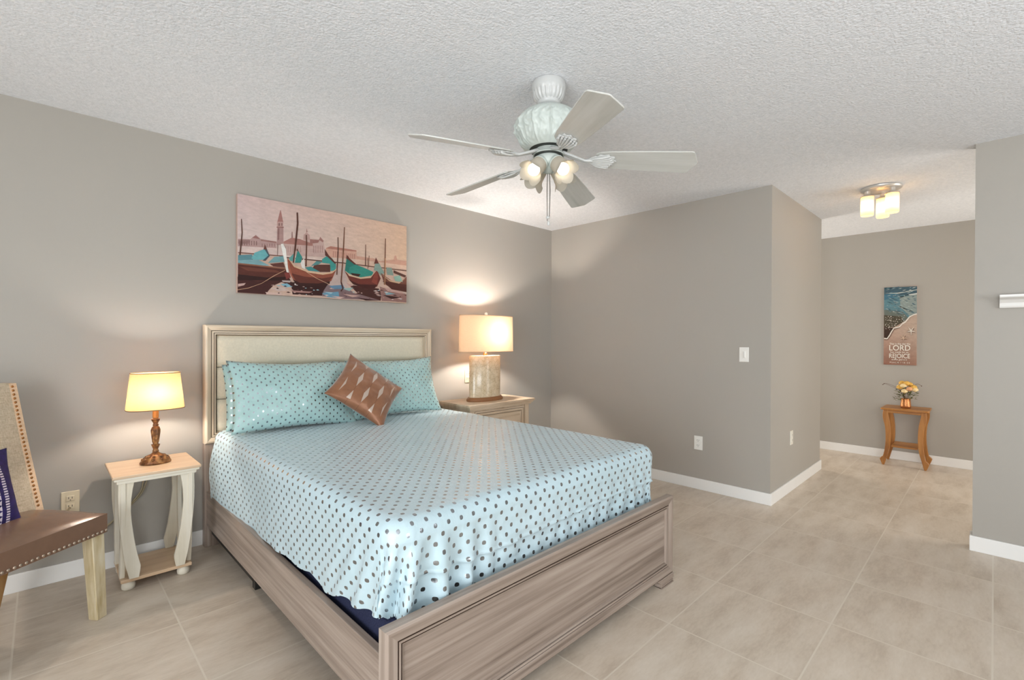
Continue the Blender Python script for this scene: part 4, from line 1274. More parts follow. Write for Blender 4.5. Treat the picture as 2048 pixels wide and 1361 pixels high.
for i in range(190):
    a = random.uniform(0, 2 * PI); r = random.uniform(0.015, 0.085); z = random.uniform(0.085, 0.225) - max(0, r - 0.06) * 0.6
    c = Vector((VX + r * math.cos(a) * 0.8, VY + r * math.sin(a), VZ + z))
    d = Vector((math.cos(a), math.sin(a), random.uniform(-0.6, 0.8))).normalized(); s_ = d.cross(Vector((0, 0, 1))).normalized()
    L_ = random.uniform(0.02, 0.034)
    n0 = d.cross(s_) * 0.003
    vs = [b.verts.new(c), b.verts.new(c + d * L_ * 0.5 + s_ * L_ * 0.3), b.verts.new(c + d * L_), b.verts.new(c + d * L_ * 0.5 - s_ * L_ * 0.3)]
    md = b.verts.new(c + d * L_ * 0.5 + n0)
    for q in range(4): b.faces.new((vs[q], vs[(q + 1) % 4], md))
lv = obj('foliage', b, M['leaf'], va); lv['kind'] = 'stuff'
b = NB()
for x, y, z in ((-0.04, 0.05, 0.2), (0.02, -0.05, 0.2), (0, 0, 0.22), (-0.05, -0.03, 0.18), (-0.05, 0.02, 0.17), (0.03, 0.04, 0.2)):
    add_tube(b, [(VX, VY, VZ + 0.06), (VX + x * 0.4, VY + y * 0.4, VZ + 0.12), (VX + x, VY + y, VZ + z)], 0.002, 5)
obj('stems', b, M['twig'], va)
for pts in ([(0, 0.02, 0.16), (-0.02, 0.09, 0.215), (-0.03, 0.15, 0.240), (-0.03, 0.182, 0.226)], [(0, 0.02, 0.15), (-0.02, 0.07, 0.19), (-0.03, 0.16, 0.236), (-0.03, 0.172, 0.236)],
            [(0, -0.03, 0.18), (0, -0.08, 0.245), (-0.01, -0.105, 0.245), (-0.02, -0.122, 0.232)]):
    b = NB(); P_ = [Vector((VX + x, VY + y, VZ + z)) for x, y, z in pts]
    add_tube(b, smoothpath(P_, 5), 0.0012, 5); add_sphere(b, P_[-1], 0.0045, 8, 6)
    obj('twig', b, M['twig'], va, smooth=60)

# ================================================================ pictures
def art_layer(name, polys, grad, place, parent, extra=None):
    """polys: (rgb, [(s,t) in thousandths]); grad(s,t)->rgb ; place(s,t,layer)->world point"""
    bm = bmesh.new(); cl = bm.loops.layers.float_color.new('Col')
    n = 24; g = [[bm.verts.new(place(i / n, j / n, 0)) for j in range(n + 1)] for i in range(n + 1)]
    for i in range(n):
        for j in range(n):
            f = bm.faces.new((g[i][j], g[i + 1][j], g[i + 1][j + 1], g[i][j + 1]))
            for lp, (a, c) in zip(f.loops, ((i, j), (i + 1, j), (i + 1, j + 1), (i, j + 1))): lp[cl] = grad(a / n, c / n)
    for k, (h, pts) in enumerate(polys):
        c = srgb(*h)
        vs = [bm.verts.new(place(min(1, max(0, s / 1000)), min(1, max(0, t / 1000)), k + 1)) for s, t in pts]
        try: f = bm.faces.new(vs)
        except ValueError: continue
        for lp in f.loops: lp[cl] = c
    if extra: extra(bm, cl, len(polys) + 2)
    me = bpy.data.meshes.new(name); bm.to_mesh(me); bm.free()
    me.transform(Matrix.Translation(-root_loc(parent).location))
    me.materials.append(M['art'])
    o = bpy.data.objects.new(name, me); COL.objects.link(o); o.parent = parent
    return o
def bil(c00, c10, c01, c11):
    def g(s, t):
        s = min(1, max(0, s)); t = min(1, max(0, t))
        return tuple((c00[i] * (1 - s) + c10[i] * s) * (1 - t) + (c01[i] * (1 - s) + c11[i] * s) * t for i in range(3)) + (1,)
    return g
PAINT=[((200,148,124),[(650,529),(760,529),(811,506),(903,545),(913,601),(923,602),(931,551),(1002,551),(1002,414),(650,425)]),
((214,176,152),[(650,490),(1002,490),(1002,414),(650,436)]),
((182,146,140),[(2,545),(60,558),(86,609),(111,572),(189,569),(189,489),(2,462)]),
((150,112,108),[(3,532),(58,548),(58,510),(3,495)]),
((158,104,98),[(68,575),(86,605),(107,570)]),
((160,112,104),[(111,572),(189,569),(189,553),(111,553)]),
((142,104,100),[(8,524),(12,526),(12,479),(8,478)]),
((142,104,100),[(20,527),(24,529),(24,482),(20,481)]),
((142,104,100),[(30,530),(35,532),(35,486),(30,484)]),
((142,104,100),[(41,534),(46,535),(46,489),(41,487)]),
((142,104,100),[(53,537),(57,538),(57,492),(53,490)]),
((142,104,100),[(64,540),(68,542),(68,495),(64,494)]),
((142,104,100),[(76,543),(80,545),(80,498),(76,497)]),
((142,104,100),[(87,546),(92,548),(92,502),(87,500)]),
((150,110,106),[(115,527),(119,527),(119,494),(115,495)]),
((150,110,106),[(128,530),(131,530),(131,497),(128,498)]),
((150,110,106),[(140,534),(143,535),(143,502),(140,502)]),
((150,110,106),[(152,537),(156,538),(156,505),(152,505)]),
((150,110,106),[(164,540),(168,542),(168,508),(164,508)]),
((150,110,106),[(177,545),(180,545),(180,511),(177,511)]),
((216,190,182),[(2,471),(186,498),(234,502),(234,431),(2,407)]),
((176,136,130),[(192,728),(224,740),(225,543),(190,534)]),
((190,148,138),[(191,783),(224,794),(222,738),(192,728)]),
((168,112,104),[(193,783),(208,911),(211,911),(223,792)]),
((140,98,94),[(196,716),(203,717),(202,591),(195,588)]),
((140,98,94),[(199,770),(206,773),(206,743),(199,741)]),
((140,98,94),[(213,775),(219,776),(219,748),(213,746)]),
((150,100,94),[(189,728),(226,740),(226,728),(189,717)]),
((198,164,154),[(225,577),(272,631),(333,623),(415,658),(431,684),(445,650),(453,559),(461,466),(384,458),(234,436)]),
((170,112,100),[(224,577),(267,634),(312,633),(333,623),(384,602),(384,577),(282,564),(227,558)]),
((190,150,140),[(330,628),(333,684),(348,719),(366,695),(369,639)]),
((160,110,100),[(347,719),(350,767),(354,722)]),
((162,108,98),[(368,649),(423,655),(415,621),(368,597)]),
((150,105,98),[(267,634),(268,700),(272,700),(274,636)]),
((164,112,102),[(420,655),(426,692),(447,652),(441,634)]),
((176,136,128),[(386,583),(392,581),(392,502),(386,503)]),
((176,136,128),[(399,586),(404,585),(404,505),(399,506)]),
((176,136,128),[(411,589),(417,589),(417,508),(411,510)]),
((176,136,128),[(424,593),(429,593),(429,511),(424,513)]),
((176,136,128),[(437,596),(442,596),(442,514),(437,516)]),
((178,140,132),[(234,530),(238,530),(238,468),(234,468)]),
((178,140,132),[(247,534),(251,534),(251,471),(247,471)]),
((178,140,132),[(260,538),(264,538),(264,474),(260,474)]),
((178,140,132),[(273,542),(277,542),(277,478),(273,478)]),
((178,140,132),[(286,545),(291,545),(291,481),(286,482)]),
((178,140,132),[(300,548),(304,550),(304,484),(300,486)]),
((178,140,132),[(313,553),(318,553),(318,487),(313,489)]),
((208,156,132),[(458,570),(490,602),(648,597),(652,489),(469,470)]),
((178,112,92),[(458,570),(488,602),(648,597),(648,580),(490,569)]),
((180,122,104),[(502,551),(507,550),(507,484),(502,484)]),
((180,122,104),[(513,551),(518,550),(519,484),(514,486)]),
((180,122,104),[(525,551),(530,550),(531,486),(525,486)]),
((180,122,104),[(537,551),(541,550),(542,486),(537,487)]),
((180,122,104),[(549,551),(554,550),(554,487),(550,487)]),
((180,122,104),[(560,550),(566,550),(566,487),(561,489)]),
((180,122,104),[(572,550),(577,550),(578,487),(573,489)]),
((180,122,104),[(585,550),(589,550),(590,489),(585,489)]),
((180,122,104),[(597,550),(602,550),(602,489),(598,490)]),
((180,122,104),[(609,550),(614,550),(615,490),(610,490)]),
((180,122,104),[(621,550),(626,548),(627,490),(622,492)]),
((180,122,104),[(633,550),(639,548),(639,492),(634,492)]),
((220,196,184),[(229,431),(569,444),(569,407),(229,401)]),
((206,170,150),[(2,398),(234,417),(569,415),(1002,414),(1003,8),(-2,-2)]),
((120,72,58),[(2,409),(234,430),(234,419),(2,399)]),
((96,60,50),[(229,417),(569,433),(569,420),(229,404)]),
((110,70,56),[(569,431),(1002,430),(1002,417),(569,419)]),
((196,170,160),[(519,396),(569,396),(604,110),(491,42),(463,153)]),
((70,26,20),[(0,161),(254,198),(283,94),(215,142),(172,96),(150,45),(136,-2),(-2,-2)]),
((56,20,16),[(263,150),(459,163),(485,145),(448,88),(437,24),(273,18)]),
((130,108,112),[(469,153),(581,129),(622,102),(639,18),(437,19),(448,88)]),
((72,30,22),[(598,176),(799,161),(818,107),(812,10),(663,75)]),
((150,106,98),[(805,185),(1002,121),(1003,11),(819,11)]),
((128,98,100),[(547,102),(663,75),(812,13),(547,6)]),
((120,180,200),[(208,121),(244,133),(273,102),(234,88)]),
((205,180,170),[(159,65),(215,93),(254,59),(196,42)]),
((96,150,175),[(437,54),(536,85),(541,11),(469,13)]),
((150,190,205),[(442,72),(502,72),(491,53)]),
((214,178,165),[(132,22),(215,26),(215,5),(141,2)]),
((216,200,192),[(283,139),(305,137),(300,118),(283,121)]),
((90,130,160),[(480,145),(563,169),(575,128),(502,107)]),
((196,160,150),[(2,88),(38,102),(30,78),(2,59)]),
((205,160,145),[(564,62),(675,54),(622,32)]),
((150,185,180),[(558,126),(628,147),(604,101)]),
((196,150,138),[(837,179),(937,160),(985,120),(863,137)]),
((120,160,170),[(837,134),(917,110),(850,89)]),
((196,150,140),[(580,204),(628,169),(604,155)]),
((190,170,165),[(215,161),(268,166),(259,145),(222,144)]),
((60,22,18),[(651,30),(812,13),(711,2)]),
((170,120,110),[(263,61),(384,62),(363,45),(278,42)]),
((210,170,160),[(491,30),(576,26),(547,6)]),
((60,24,20),[(824,86),(958,73),(890,42)]),
((205,165,155),[(325,110),(333,115),(341,110),(333,107)]),
((205,165,155),[(172,56),(179,65),(185,56),(179,50)]),
((205,165,155),[(315,65),(322,70),(328,65),(322,62)]),
((150,185,195),[(344,24),(348,32),(352,24),(348,19)]),
((215,190,180),[(792,139),(801,147),(811,139),(801,134)]),
((150,185,195),[(946,50),(957,59),(968,50),(957,43)]),
((205,165,155),[(676,88),(682,96),(689,88),(682,83)]),
((205,165,155),[(930,54),(950,65),(969,56),(950,48)]),
((70,30,26),[(895,91),(913,101),(932,91),(913,85)]),
((90,40,32),[(295,75),(302,81),(309,75),(302,70)]),
((215,190,180),[(376,38),(381,43),(385,38),(381,37)]),
((90,40,32),[(983,104),(998,113),(1014,104),(998,97)]),
((215,190,180),[(983,155),(994,161),(1006,157),(994,152)]),
((215,190,180),[(482,115),(492,123),(502,115),(492,110)]),
((90,40,32),[(578,34),(584,38),(589,34),(584,30)]),
((90,40,32),[(356,62),(370,69),(384,65),(370,61)]),
((150,185,195),[(366,121),(374,126),(382,123),(374,120)]),
((90,40,32),[(732,29),(737,35),(741,29),(737,26)]),
((205,165,155),[(768,107),(786,117),(805,109),(787,102)]),
((180,140,130),[(367,104),(376,109),(386,105),(376,102)]),
((180,140,130),[(612,129),(624,136),(637,129),(624,125)]),
((205,165,155),[(276,38),(285,45),(292,40),(285,35)]),
((205,165,155),[(480,112),(496,118),(512,115),(496,110)]),
((205,165,155),[(197,93),(207,97),(218,94),(207,89)]),
((70,30,26),[(568,73),(576,77),(585,73),(576,70)]),
((90,40,32),[(367,19),(379,26),(390,21),(379,18)]),
((90,40,32),[(329,78),(333,85),(337,78),(333,73)]),
((205,165,155),[(654,97),(662,102),(669,97),(662,94)]),
((150,185,195),[(338,96),(345,102),(351,97),(345,93)]),
((70,30,26),[(257,109),(271,117),(285,110),(271,105)]),
((215,190,180),[(452,32),(464,40),(476,32),(464,26)]),
((70,30,26),[(186,72),(194,80),(202,70),(194,65)]),
((215,190,180),[(886,37),(896,45),(907,37),(896,30)]),
((150,185,195),[(384,81),(390,89),(397,80),(390,75)]),
((150,185,195),[(402,85),(412,94),(422,85),(412,80)]),
((90,40,32),[(947,78),(953,88),(959,77),(953,70)]),
((215,190,180),[(761,126),(777,137),(794,128),(777,120)]),
((90,40,32),[(644,78),(658,88),(672,78),(658,72)]),
((150,185,195),[(789,136),(797,144),(803,136),(797,131)]),
((70,30,26),[(238,35),(250,45),(263,35),(250,30)]),
((70,30,26),[(195,21),(200,29),(206,21),(200,16)]),
((205,165,155),[(767,97),(779,104),(791,101),(779,96)]),
((90,40,32),[(697,142),(709,149),(721,144),(709,139)]),
((150,185,195),[(187,99),(200,109),(212,101),(200,94)]),
((180,140,130),[(827,50),(833,58),(839,50),(833,45)]),
((180,140,130),[(302,21),(311,29),(319,21),(311,14)]),
((70,30,26),[(224,99),(234,109),(245,99),(234,94)]),
((215,190,180),[(985,120),(1002,128),(1018,121),(1002,115)]),
((180,140,130),[(868,145),(877,155),(887,144),(877,137)]),
((215,190,180),[(240,59),(248,64),(255,59),(248,56)]),
((205,165,155),[(263,67),(270,73),(277,65),(270,62)]),
((180,140,130),[(710,158),(719,166),(728,158),(719,153)]),
((180,140,130),[(779,80),(791,88),(803,81),(791,75)]),
((215,190,180),[(836,118),(852,131),(868,120),(852,112)]),
((180,140,130),[(160,99),(173,107),(186,101),(173,96)]),
((180,140,130),[(775,85),(793,94),(811,88),(793,81)]),
((150,185,195),[(624,94),(631,102),(637,93),(631,86)]),
((215,190,180),[(971,131),(983,139),(995,131),(983,125)]),
((70,30,26),[(800,142),(817,150),(836,145),(817,139)]),
((215,190,180),[(785,70),(803,77),(820,73),(803,69)]),
((84,140,150),[(2,379),(68,401),(73,345),(2,323)]),
((96,176,182),[(64,361),(80,422),(127,473),(150,411),(133,364),(82,345)]),
((70,90,100),[(127,473),(140,476),(154,407),(133,350),(118,350),(147,411)]),
((110,58,46),[(123,466),(130,522),(141,471)]),
((120,168,176),[(2,327),(95,355),(154,305),(95,292),(2,300)]),
((110,160,165),[(145,332),(177,403),(229,425),(234,363),(163,337)]),
((100,50,38),[(154,324),(224,356),(234,299),(172,300)]),
((88,36,22),[(1,292),(95,292),(234,289),(259,209),(215,171),(95,126),(1,152)]),
((140,84,56),[(1,300),(95,300),(234,296),(234,281),(95,286),(1,286)]),
((112,52,32),[(4,264),(186,264),(215,240),(51,227)]),
((50,18,14),[(1,184),(141,177),(254,208),(215,157),(1,125)]),
((130,40,30),[(229,243),(254,257),(263,200),(239,176)]),
((88,160,154),[(253,407),(283,474),(283,383),(258,379)]),
((30,140,130),[(283,364),(300,508),(325,435),(317,372)]),
((110,60,44),[(293,506),(298,527),(305,489)]),
((230,222,214),[(315,371),(335,427),(341,305),(323,318)]),
((50,140,140),[(340,326),(373,343),(437,294),(359,294)]),
((92,48,36),[(394,369),(485,388),(485,304),(426,292),(384,331)]),
((40,150,142),[(437,441),(469,490),(496,465),(519,407),(519,332),(488,315),(483,398),(437,399)]),
((80,140,140),[(373,348),(405,412),(442,411),(415,374)]),
((96,46,34),[(453,559),(477,492),(519,417),(515,401),(472,470),(455,487)]),
((146,66,34),[(245,404),(283,324),(359,280),(442,270),(497,296),(524,350),(491,200),(415,155),(312,144),(278,173)]),
((100,40,22),[(263,249),(333,224),(437,222),(502,254),(469,176),(384,145),(298,144)]),
((218,180,140),[(246,411),(283,334),(359,289),(442,281),(497,307),(527,361),(527,347),(497,292),(442,264),(359,273),(280,318)]),
((60,22,16),[(273,182),(312,150),(415,160),(485,198),(480,161),(384,120),(293,125)]),
((170,80,46),[(245,404),(254,347),(278,173),(261,230),(249,307)]),
((240,236,228),[(210,548),(222,556),(237,502),(240,423),(251,248),(240,256),(229,372),(217,476)]),
((26,140,124),[(574,332),(586,497),(645,423),(693,401),(761,359),(751,313),(675,278),(621,294)]),
((24,120,108),[(586,492),(639,423),(604,382),(598,327),(576,343)]),
((60,30,24),[(610,318),(675,315),(663,284),(621,294)]),
((100,44,30),[(582,486),(586,530),(604,490),(646,430),(639,420)]),
((112,38,20),[(574,332),(604,284),(675,259),(742,288),(786,387),(811,289),(786,182),(736,152),(663,163),(604,230)]),
((214,178,140),[(574,343),(604,296),(675,273),(742,302),(786,393),(742,283),(675,259),(601,281)]),
((70,22,14),[(598,240),(663,192),(786,206),(773,165),(711,144),(628,185)]),
((140,50,26),[(786,398),(793,308),(786,206),(748,233),(761,304)]),
((130,158,146),[(763,382),(773,474),(798,481),(837,363),(811,329),(786,375)]),
((106,48,36),[(765,462),(778,543),(798,471)]),
((120,64,44),[(811,358),(883,280),(944,254),(1002,348),(1002,169),(903,166),(837,225)]),
((84,36,24),[(824,257),(1002,241),(1002,145),(890,165)]),
((130,150,138),[(850,435),(889,438),(903,342),(857,343)]),
((136,176,160),[(903,329),(950,356),(972,272),(917,273)]),
((90,50,38),[(903,411),(999,359),(985,332),(903,375)]),
((210,170,130),[(811,347),(876,278),(944,259),(999,335),(944,246),(876,264)]),
((200,150,110),[(0,24),(52,51),(51,56),(0,29)]),
((200,150,110),[(52,51),(114,109),(113,112),(51,56)]),
((200,150,110),[(114,109),(178,201),(176,206),(113,112)]),
((200,150,110),[(178,201),(234,272),(233,276),(176,206)]),
((200,150,110),[(347,275),(404,214),(406,219),(349,280)]),
((200,150,110),[(404,214),(480,158),(480,163),(406,219)]),
((92,52,38),[(15,749),(18,610),(23,612),(19,751)]),
((92,52,38),[(18,610),(13,498),(19,498),(23,612)]),
((92,52,38),[(13,498),(7,380),(14,382),(19,498)]),
((90,46,30),[(293,917),(295,799),(304,800),(301,920)]),
((90,46,30),[(295,799),(284,575),(293,575),(304,800)]),
((90,46,30),[(284,575),(273,363),(283,363),(293,575)]),
((236,225,210),[(288,495),(281,364),(284,364),(289,495)]),
((98,56,40),[(344,687),(346,591),(352,593),(350,690)]),
((98,56,40),[(346,591),(341,337),(349,339),(352,593)]),
((110,70,55),[(193,538),(192,422),(194,422),(196,540)]),
((100,62,46),[(529,717),(530,580),(536,581),(534,719)]),
((100,62,46),[(530,580),(521,280),(528,280),(536,581)]),
((120,70,44),[(569,848),(563,642),(570,644),(574,850)]),
((120,70,44),[(563,642),(557,427),(564,427),(570,644)]),
((120,70,44),[(557,427),(547,200),(555,200),(564,427)]),
((80,40,30),[(547,196),(559,126),(567,126),(555,203)]),
((80,40,30),[(559,126),(546,96),(553,88),(567,126)]),
((104,64,50),[(706,682),(704,427),(710,427),(710,684)]),
((120,76,56),[(841,796),(838,570),(846,572),(847,796)]),
((120,76,56),[(838,570),(833,214),(844,214),(846,572)]),
((130,90,72),[(729,554),(727,409),(730,409),(733,554)]),
((130,90,72),[(721,519),(721,385),(724,385),(724,519)]),
((230,160,90),[(842,548),(840,214),(842,214),(845,548)])]
POSTER=[((66,98,112),[(0,1004),(1000,994),(996,817),(0,677)]),
((60,118,142),[(0,906),(410,932),(454,758),(0,721)]),
((92,140,152),[(0,836),(616,894),(1000,792),(1000,648),(742,600),(0,677)]),
((150,165,160),[(472,862),(996,894),(1000,648),(801,615),(517,740)]),
((110,120,112),[(4,712),(579,678),(742,600),(620,549),(4,606)]),
((84,76,58),[(0,642),(539,619),(601,549),(314,481),(4,482)]),
((66,44,30),[(4,492),(292,473),(148,342),(4,333)]),
((40,56,58),[(472,871),(756,895),(738,878),(513,860)]),
((60,64,60),[(472,753),(900,678),(742,689),(494,736)]),
((228,230,222),[(738,895),(996,907),(996,892),(779,885)]),
((205,210,200),[(18,924),(410,924),(996,953),(996,944),(410,911)]),
((38,70,84),[(18,994),(406,998),(262,975),(18,976)]),
((226,214,200),[(170,534),(185,537),(192,531),(177,530)]),
((226,214,200),[(391,530),(399,531),(402,527),(391,526)]),
((226,214,200),[(37,476),(48,479),(52,474),(41,473)]),
((226,214,200),[(170,455),(188,457),(192,451),(177,450)]),
((226,214,200),[(528,561),(546,563),(550,557),(531,555)]),
((226,214,200),[(118,516),(140,520),(148,510),(125,509)]),
((226,214,200),[(343,507),(362,510),(369,503),(347,502)]),
((226,214,200),[(66,492),(85,495),(92,487),(74,486)]),
((226,214,200),[(207,625),(229,629),(236,620),(214,619)]),
((226,214,200),[(314,509),(336,514),(343,504),(321,503)]),
((226,214,200),[(266,493),(280,496),(288,490),(269,489)]),
((226,214,200),[(85,602),(96,605),(100,600),(89,599)]),
((226,214,200),[(601,571),(620,574),(624,567),(605,566)]),
((226,214,200),[(210,542),(225,544),(229,539),(214,538)]),
((226,214,200),[(240,530),(258,533),(262,526),(244,525)]),
((226,214,200),[(125,476),(151,480),(159,472),(137,469)]),
((226,214,200),[(565,547),(587,550),(590,543),(572,541)]),
((226,214,200),[(155,482),(173,486),(181,479),(162,478)]),
((226,214,200),[(199,619),(221,623),(229,614),(203,613)]),
((226,214,200),[(613,631),(635,635),(642,626),(620,625)]),
((226,214,200),[(273,607),(288,609),(292,605),(277,603)]),
((226,214,200),[(55,516),(63,518),(66,515),(59,514)]),
((226,214,200),[(458,583),(480,586),(487,578),(465,577)]),
((226,214,200),[(609,560),(635,563),(642,554),(616,553)]),
((226,214,200),[(214,618),(232,620),(236,613),(218,612)]),
((226,214,200),[(44,590),(59,593),(66,586),(52,585)]),
((226,214,200),[(391,611),(402,613),(402,609),(395,608)]),
((226,214,200),[(542,590),(568,594),(576,584),(550,583)]),
((226,214,200),[(561,579),(576,582),(583,576),(565,574)]),
((226,214,200),[(339,524),(358,527),(365,520),(347,519)]),
((226,214,200),[(362,530),(387,533),(395,524),(369,522)]),
((226,214,200),[(332,561),(351,563),(358,556),(339,555)]),
((226,214,200),[(170,577),(196,580),(203,571),(177,570)]),
((226,214,200),[(339,541),(351,542),(351,539),(343,538)]),
((226,214,200),[(277,532),(288,533),(288,531),(280,530)]),
((226,214,200),[(399,528),(406,530),(410,526),(399,526)]),
((226,214,200),[(402,557),(421,561),(428,554),(410,551)]),
((226,214,200),[(240,509),(262,511),(269,504),(247,503)]),
((226,214,200),[(41,613),(59,617),(66,609),(44,608)]),
((226,214,200),[(598,603),(616,606),(620,600),(605,599)]),
((226,214,200),[(384,582),(395,584),(402,579),(387,578)]),
((226,214,200),[(214,567),(232,570),(240,562),(221,561)]),
((226,214,200),[(207,565),(229,568),(236,560),(214,559)]),
((226,214,200),[(44,524),(66,527),(70,520),(52,518)]),
((226,214,200),[(214,593),(236,596),(244,588),(221,585)]),
((226,214,200),[(170,596),(185,599),(192,594),(173,593)]),
((226,214,200),[(443,623),(458,625),(461,619),(446,619)]),
((226,214,200),[(229,486),(244,489),(251,482),(236,481)]),
((226,214,200),[(535,614),(550,617),(554,612),(539,611)]),
((226,214,200),[(417,485),(435,489),(439,482),(424,481)]),
((226,214,200),[(162,608),(181,611),(185,605),(166,603)]),
((226,214,200),[(144,487),(166,491),(173,482),(151,480)]),
((226,214,200),[(137,579),(159,583),(166,574),(144,573)]),
((226,214,200),[(413,499),(428,501),(432,496),(417,495)]),
((226,214,200),[(103,576),(125,579),(133,571),(111,570)]),
((226,214,200),[(192,570),(207,572),(210,566),(196,565)]),
((226,214,200),[(280,562),(303,566),(310,557),(288,555)]),
((226,214,200),[(118,626),(144,630),(151,622),(129,619)]),
((226,214,200),[(292,468),(314,472),(321,463),(299,461)]),
((226,214,200),[(162,498),(185,502),(192,493),(170,492)]),
((226,214,200),[(424,549),(435,551),(443,547),(428,545)]),
((226,214,200),[(232,593),(240,594),(244,590),(236,589)]),
((226,214,200),[(380,588),(402,591),(410,583),(387,582)]),
((226,214,200),[(55,466),(77,469),(81,462),(63,459)]),
((226,214,200),[(565,545),(572,547),(576,543),(565,543)]),
((226,214,200),[(472,612),(483,613),(487,608),(476,608)]),
((226,214,200),[(424,548),(439,550),(443,545),(428,544)]),
((226,214,200),[(587,541),(601,543),(605,537),(590,536)]),
((226,214,200),[(181,479),(199,481),(203,475),(185,474)]),
((226,214,200),[(494,582),(506,583),(509,579),(498,578)]),
((226,214,200),[(351,495),(362,496),(365,492),(354,491)]),
((226,214,200),[(33,513),(55,516),(63,508),(41,507)]),
((226,214,200),[(55,577),(70,579),(74,574),(59,573)]),
((226,214,200),[(343,562),(358,565),(365,559),(347,557)]),
((226,214,200),[(491,642),(498,643),(502,640),(491,638)]),
((226,214,200),[(103,605),(111,607),(114,603),(107,602)]),
((226,214,200),[(81,538),(92,539),(96,534),(85,533)]),
((226,214,200),[(218,570),(236,573),(240,566),(221,565)]),
((226,214,200),[(380,574),(391,577),(395,572),(384,572)]),
((130,150,148),[(410,782),(494,769),(487,768),(410,779)]),
((170,180,172),[(653,667),(742,657),(731,654),(653,665)]),
((90,110,110),[(439,703),(542,687),(531,684),(439,699)]),
((170,180,172),[(598,792),(712,775),(701,773),(598,788)]),
((90,110,110),[(435,719),(535,706),(528,704),(435,717)]),
((170,180,172),[(790,728),(830,722),(827,721),(790,724)]),
((90,110,110),[(539,686),(587,680),(579,678),(539,682)]),
((90,110,110),[(343,782),(387,775),(384,775),(343,779)]),
((90,110,110),[(439,654),(546,640),(535,636),(439,651)]),
((130,150,148),[(280,690),(402,674),(387,671),(280,687)]),
((130,150,148),[(616,653),(723,638),(712,636),(616,651)]),
((130,150,148),[(273,752),(358,740),(351,738),(273,748)]),
((90,110,110),[(649,721),(708,712),(701,711),(649,717)]),
((90,110,110),[(229,790),(280,782),(277,781),(229,786)]),
((170,180,172),[(314,800),(428,784),(417,781),(314,797)]),
((130,150,148),[(218,786),(303,775),(292,773),(218,782)]),
((170,180,172),[(793,701),(897,687),(886,684),(793,698)]),
((170,180,172),[(819,704),(900,692),(893,690),(819,700)]),
((170,180,172),[(273,681),(391,664),(380,661),(273,677)]),
((170,180,172),[(546,657),(605,649),(598,648),(546,654)]),
((130,150,148),[(354,774),(417,764),(410,763),(354,770)]),
((130,150,148),[(638,644),(701,636),(694,634),(638,641)]),
((170,180,172),[(450,744),(528,733),(520,732),(450,740)]),
((130,150,148),[(439,763),(557,746),(542,744),(439,759)]),
((130,150,148),[(801,728),(886,716),(878,713),(801,724)]),
((130,150,148),[(624,713),(701,703),(694,701),(624,711)]),
((90,110,110),[(458,655),(509,648),(506,647),(458,652)]),
((90,110,110),[(668,648),(753,636),(745,635),(668,644)]),
((170,180,172),[(572,659),(624,652),(616,651),(572,655)]),
((130,150,148),[(295,718),(417,703),(402,699),(295,715)]),
((90,110,110),[(539,672),(635,659),(627,657),(539,669)]),
((170,180,172),[(576,704),(697,687),(683,683),(576,700)]),
((170,180,172),[(395,758),(502,742),(494,740),(395,755)]),
((170,180,172),[(310,744),(380,734),(373,733),(310,741)]),
((170,180,172),[(465,687),(565,672),(554,670),(465,683)]),
((130,150,148),[(498,664),(605,648),(594,646),(498,660)]),
((90,110,110),[(221,641),(269,634),(266,632),(221,637)]),
((170,180,172),[(690,653),(734,647),(731,646),(690,651)]),
((170,180,172),[(756,690),(860,676),(849,674),(756,687)]),
((170,180,172),[(797,657),(856,648),(852,647),(797,653)]),
((120,160,168),[(439,770),(513,764),(583,751),(513,758)]),
((50,84,98),[(897,821),(948,817),(996,807),(948,810)]),
((170,188,186),[(214,998),(284,1008),(351,1006),(284,996)]),
((120,160,168),[(162,689),(192,692),(221,682),(192,681)]),
((120,160,168),[(476,715),(546,711),(620,696),(546,700)]),
((120,160,168),[(26,982),(114,992),(203,994),(114,983)]),
((60,100,124),[(889,840),(941,838),(996,826),(945,828)]),
((120,160,168),[(498,693),(561,692),(627,677),(565,680)]),
((196,204,196),[(509,820),(542,820),(572,811),(542,810)]),
((196,204,196),[(546,830),(598,825),(649,815),(598,820)]),
((170,188,186),[(85,936),(166,944),(244,947),(166,937)]),
((170,188,186),[(782,855),(827,852),(875,843),(827,845)]),
((120,160,168),[(339,821),(421,815),(502,799),(421,807)]),
((196,204,196),[(358,703),(387,703),(413,695),(387,696)]),
((50,84,98),[(395,862),(476,854),(554,840),(476,849)]),
((84,126,140),[(210,971),(255,978),(299,977),(255,970)]),
((60,100,124),[(325,779),(354,779),(384,771),(354,770)]),
((60,100,124),[(317,840),(391,837),(465,821),(391,825)]),
((60,100,124),[(860,926),(926,935),(996,936),(926,927)]),
((170,188,186),[(694,913),(760,923),(823,921),(760,912)]),
((120,160,168),[(177,727),(236,723),(299,711),(236,716)]),
((170,188,186),[(889,649),(945,644),(1000,635),(945,640)]),
((50,84,98),[(797,761),(841,758),(886,748),(841,752)]),
((84,126,140),[(465,826),(513,825),(565,813),(513,815)]),
((170,188,186),[(804,930),(849,938),(893,936),(849,927)]),
((60,100,124),[(314,703),(384,698),(450,684),(384,689)]),
((120,160,168),[(668,813),(697,811),(723,805),(697,805)]),
((84,126,140),[(133,696),(188,693),(244,682),(188,686)]),
((170,188,186),[(435,972),(498,982),(561,982),(498,972)]),
((60,100,124),[(690,846),(756,843),(819,828),(756,832)]),
((50,84,98),[(531,873),(583,881),(631,880),(583,872)]),
((120,160,168),[(159,764),(196,762),(232,755),(196,756)]),
((84,126,140),[(812,680),(875,677),(934,664),(875,666)]),
((196,204,196),[(720,748),(756,746),(797,738),(760,739)]),
((50,84,98),[(627,822),(694,817),(756,805),(694,810)]),
((170,188,186),[(638,855),(679,854),(723,844),(679,845)]),
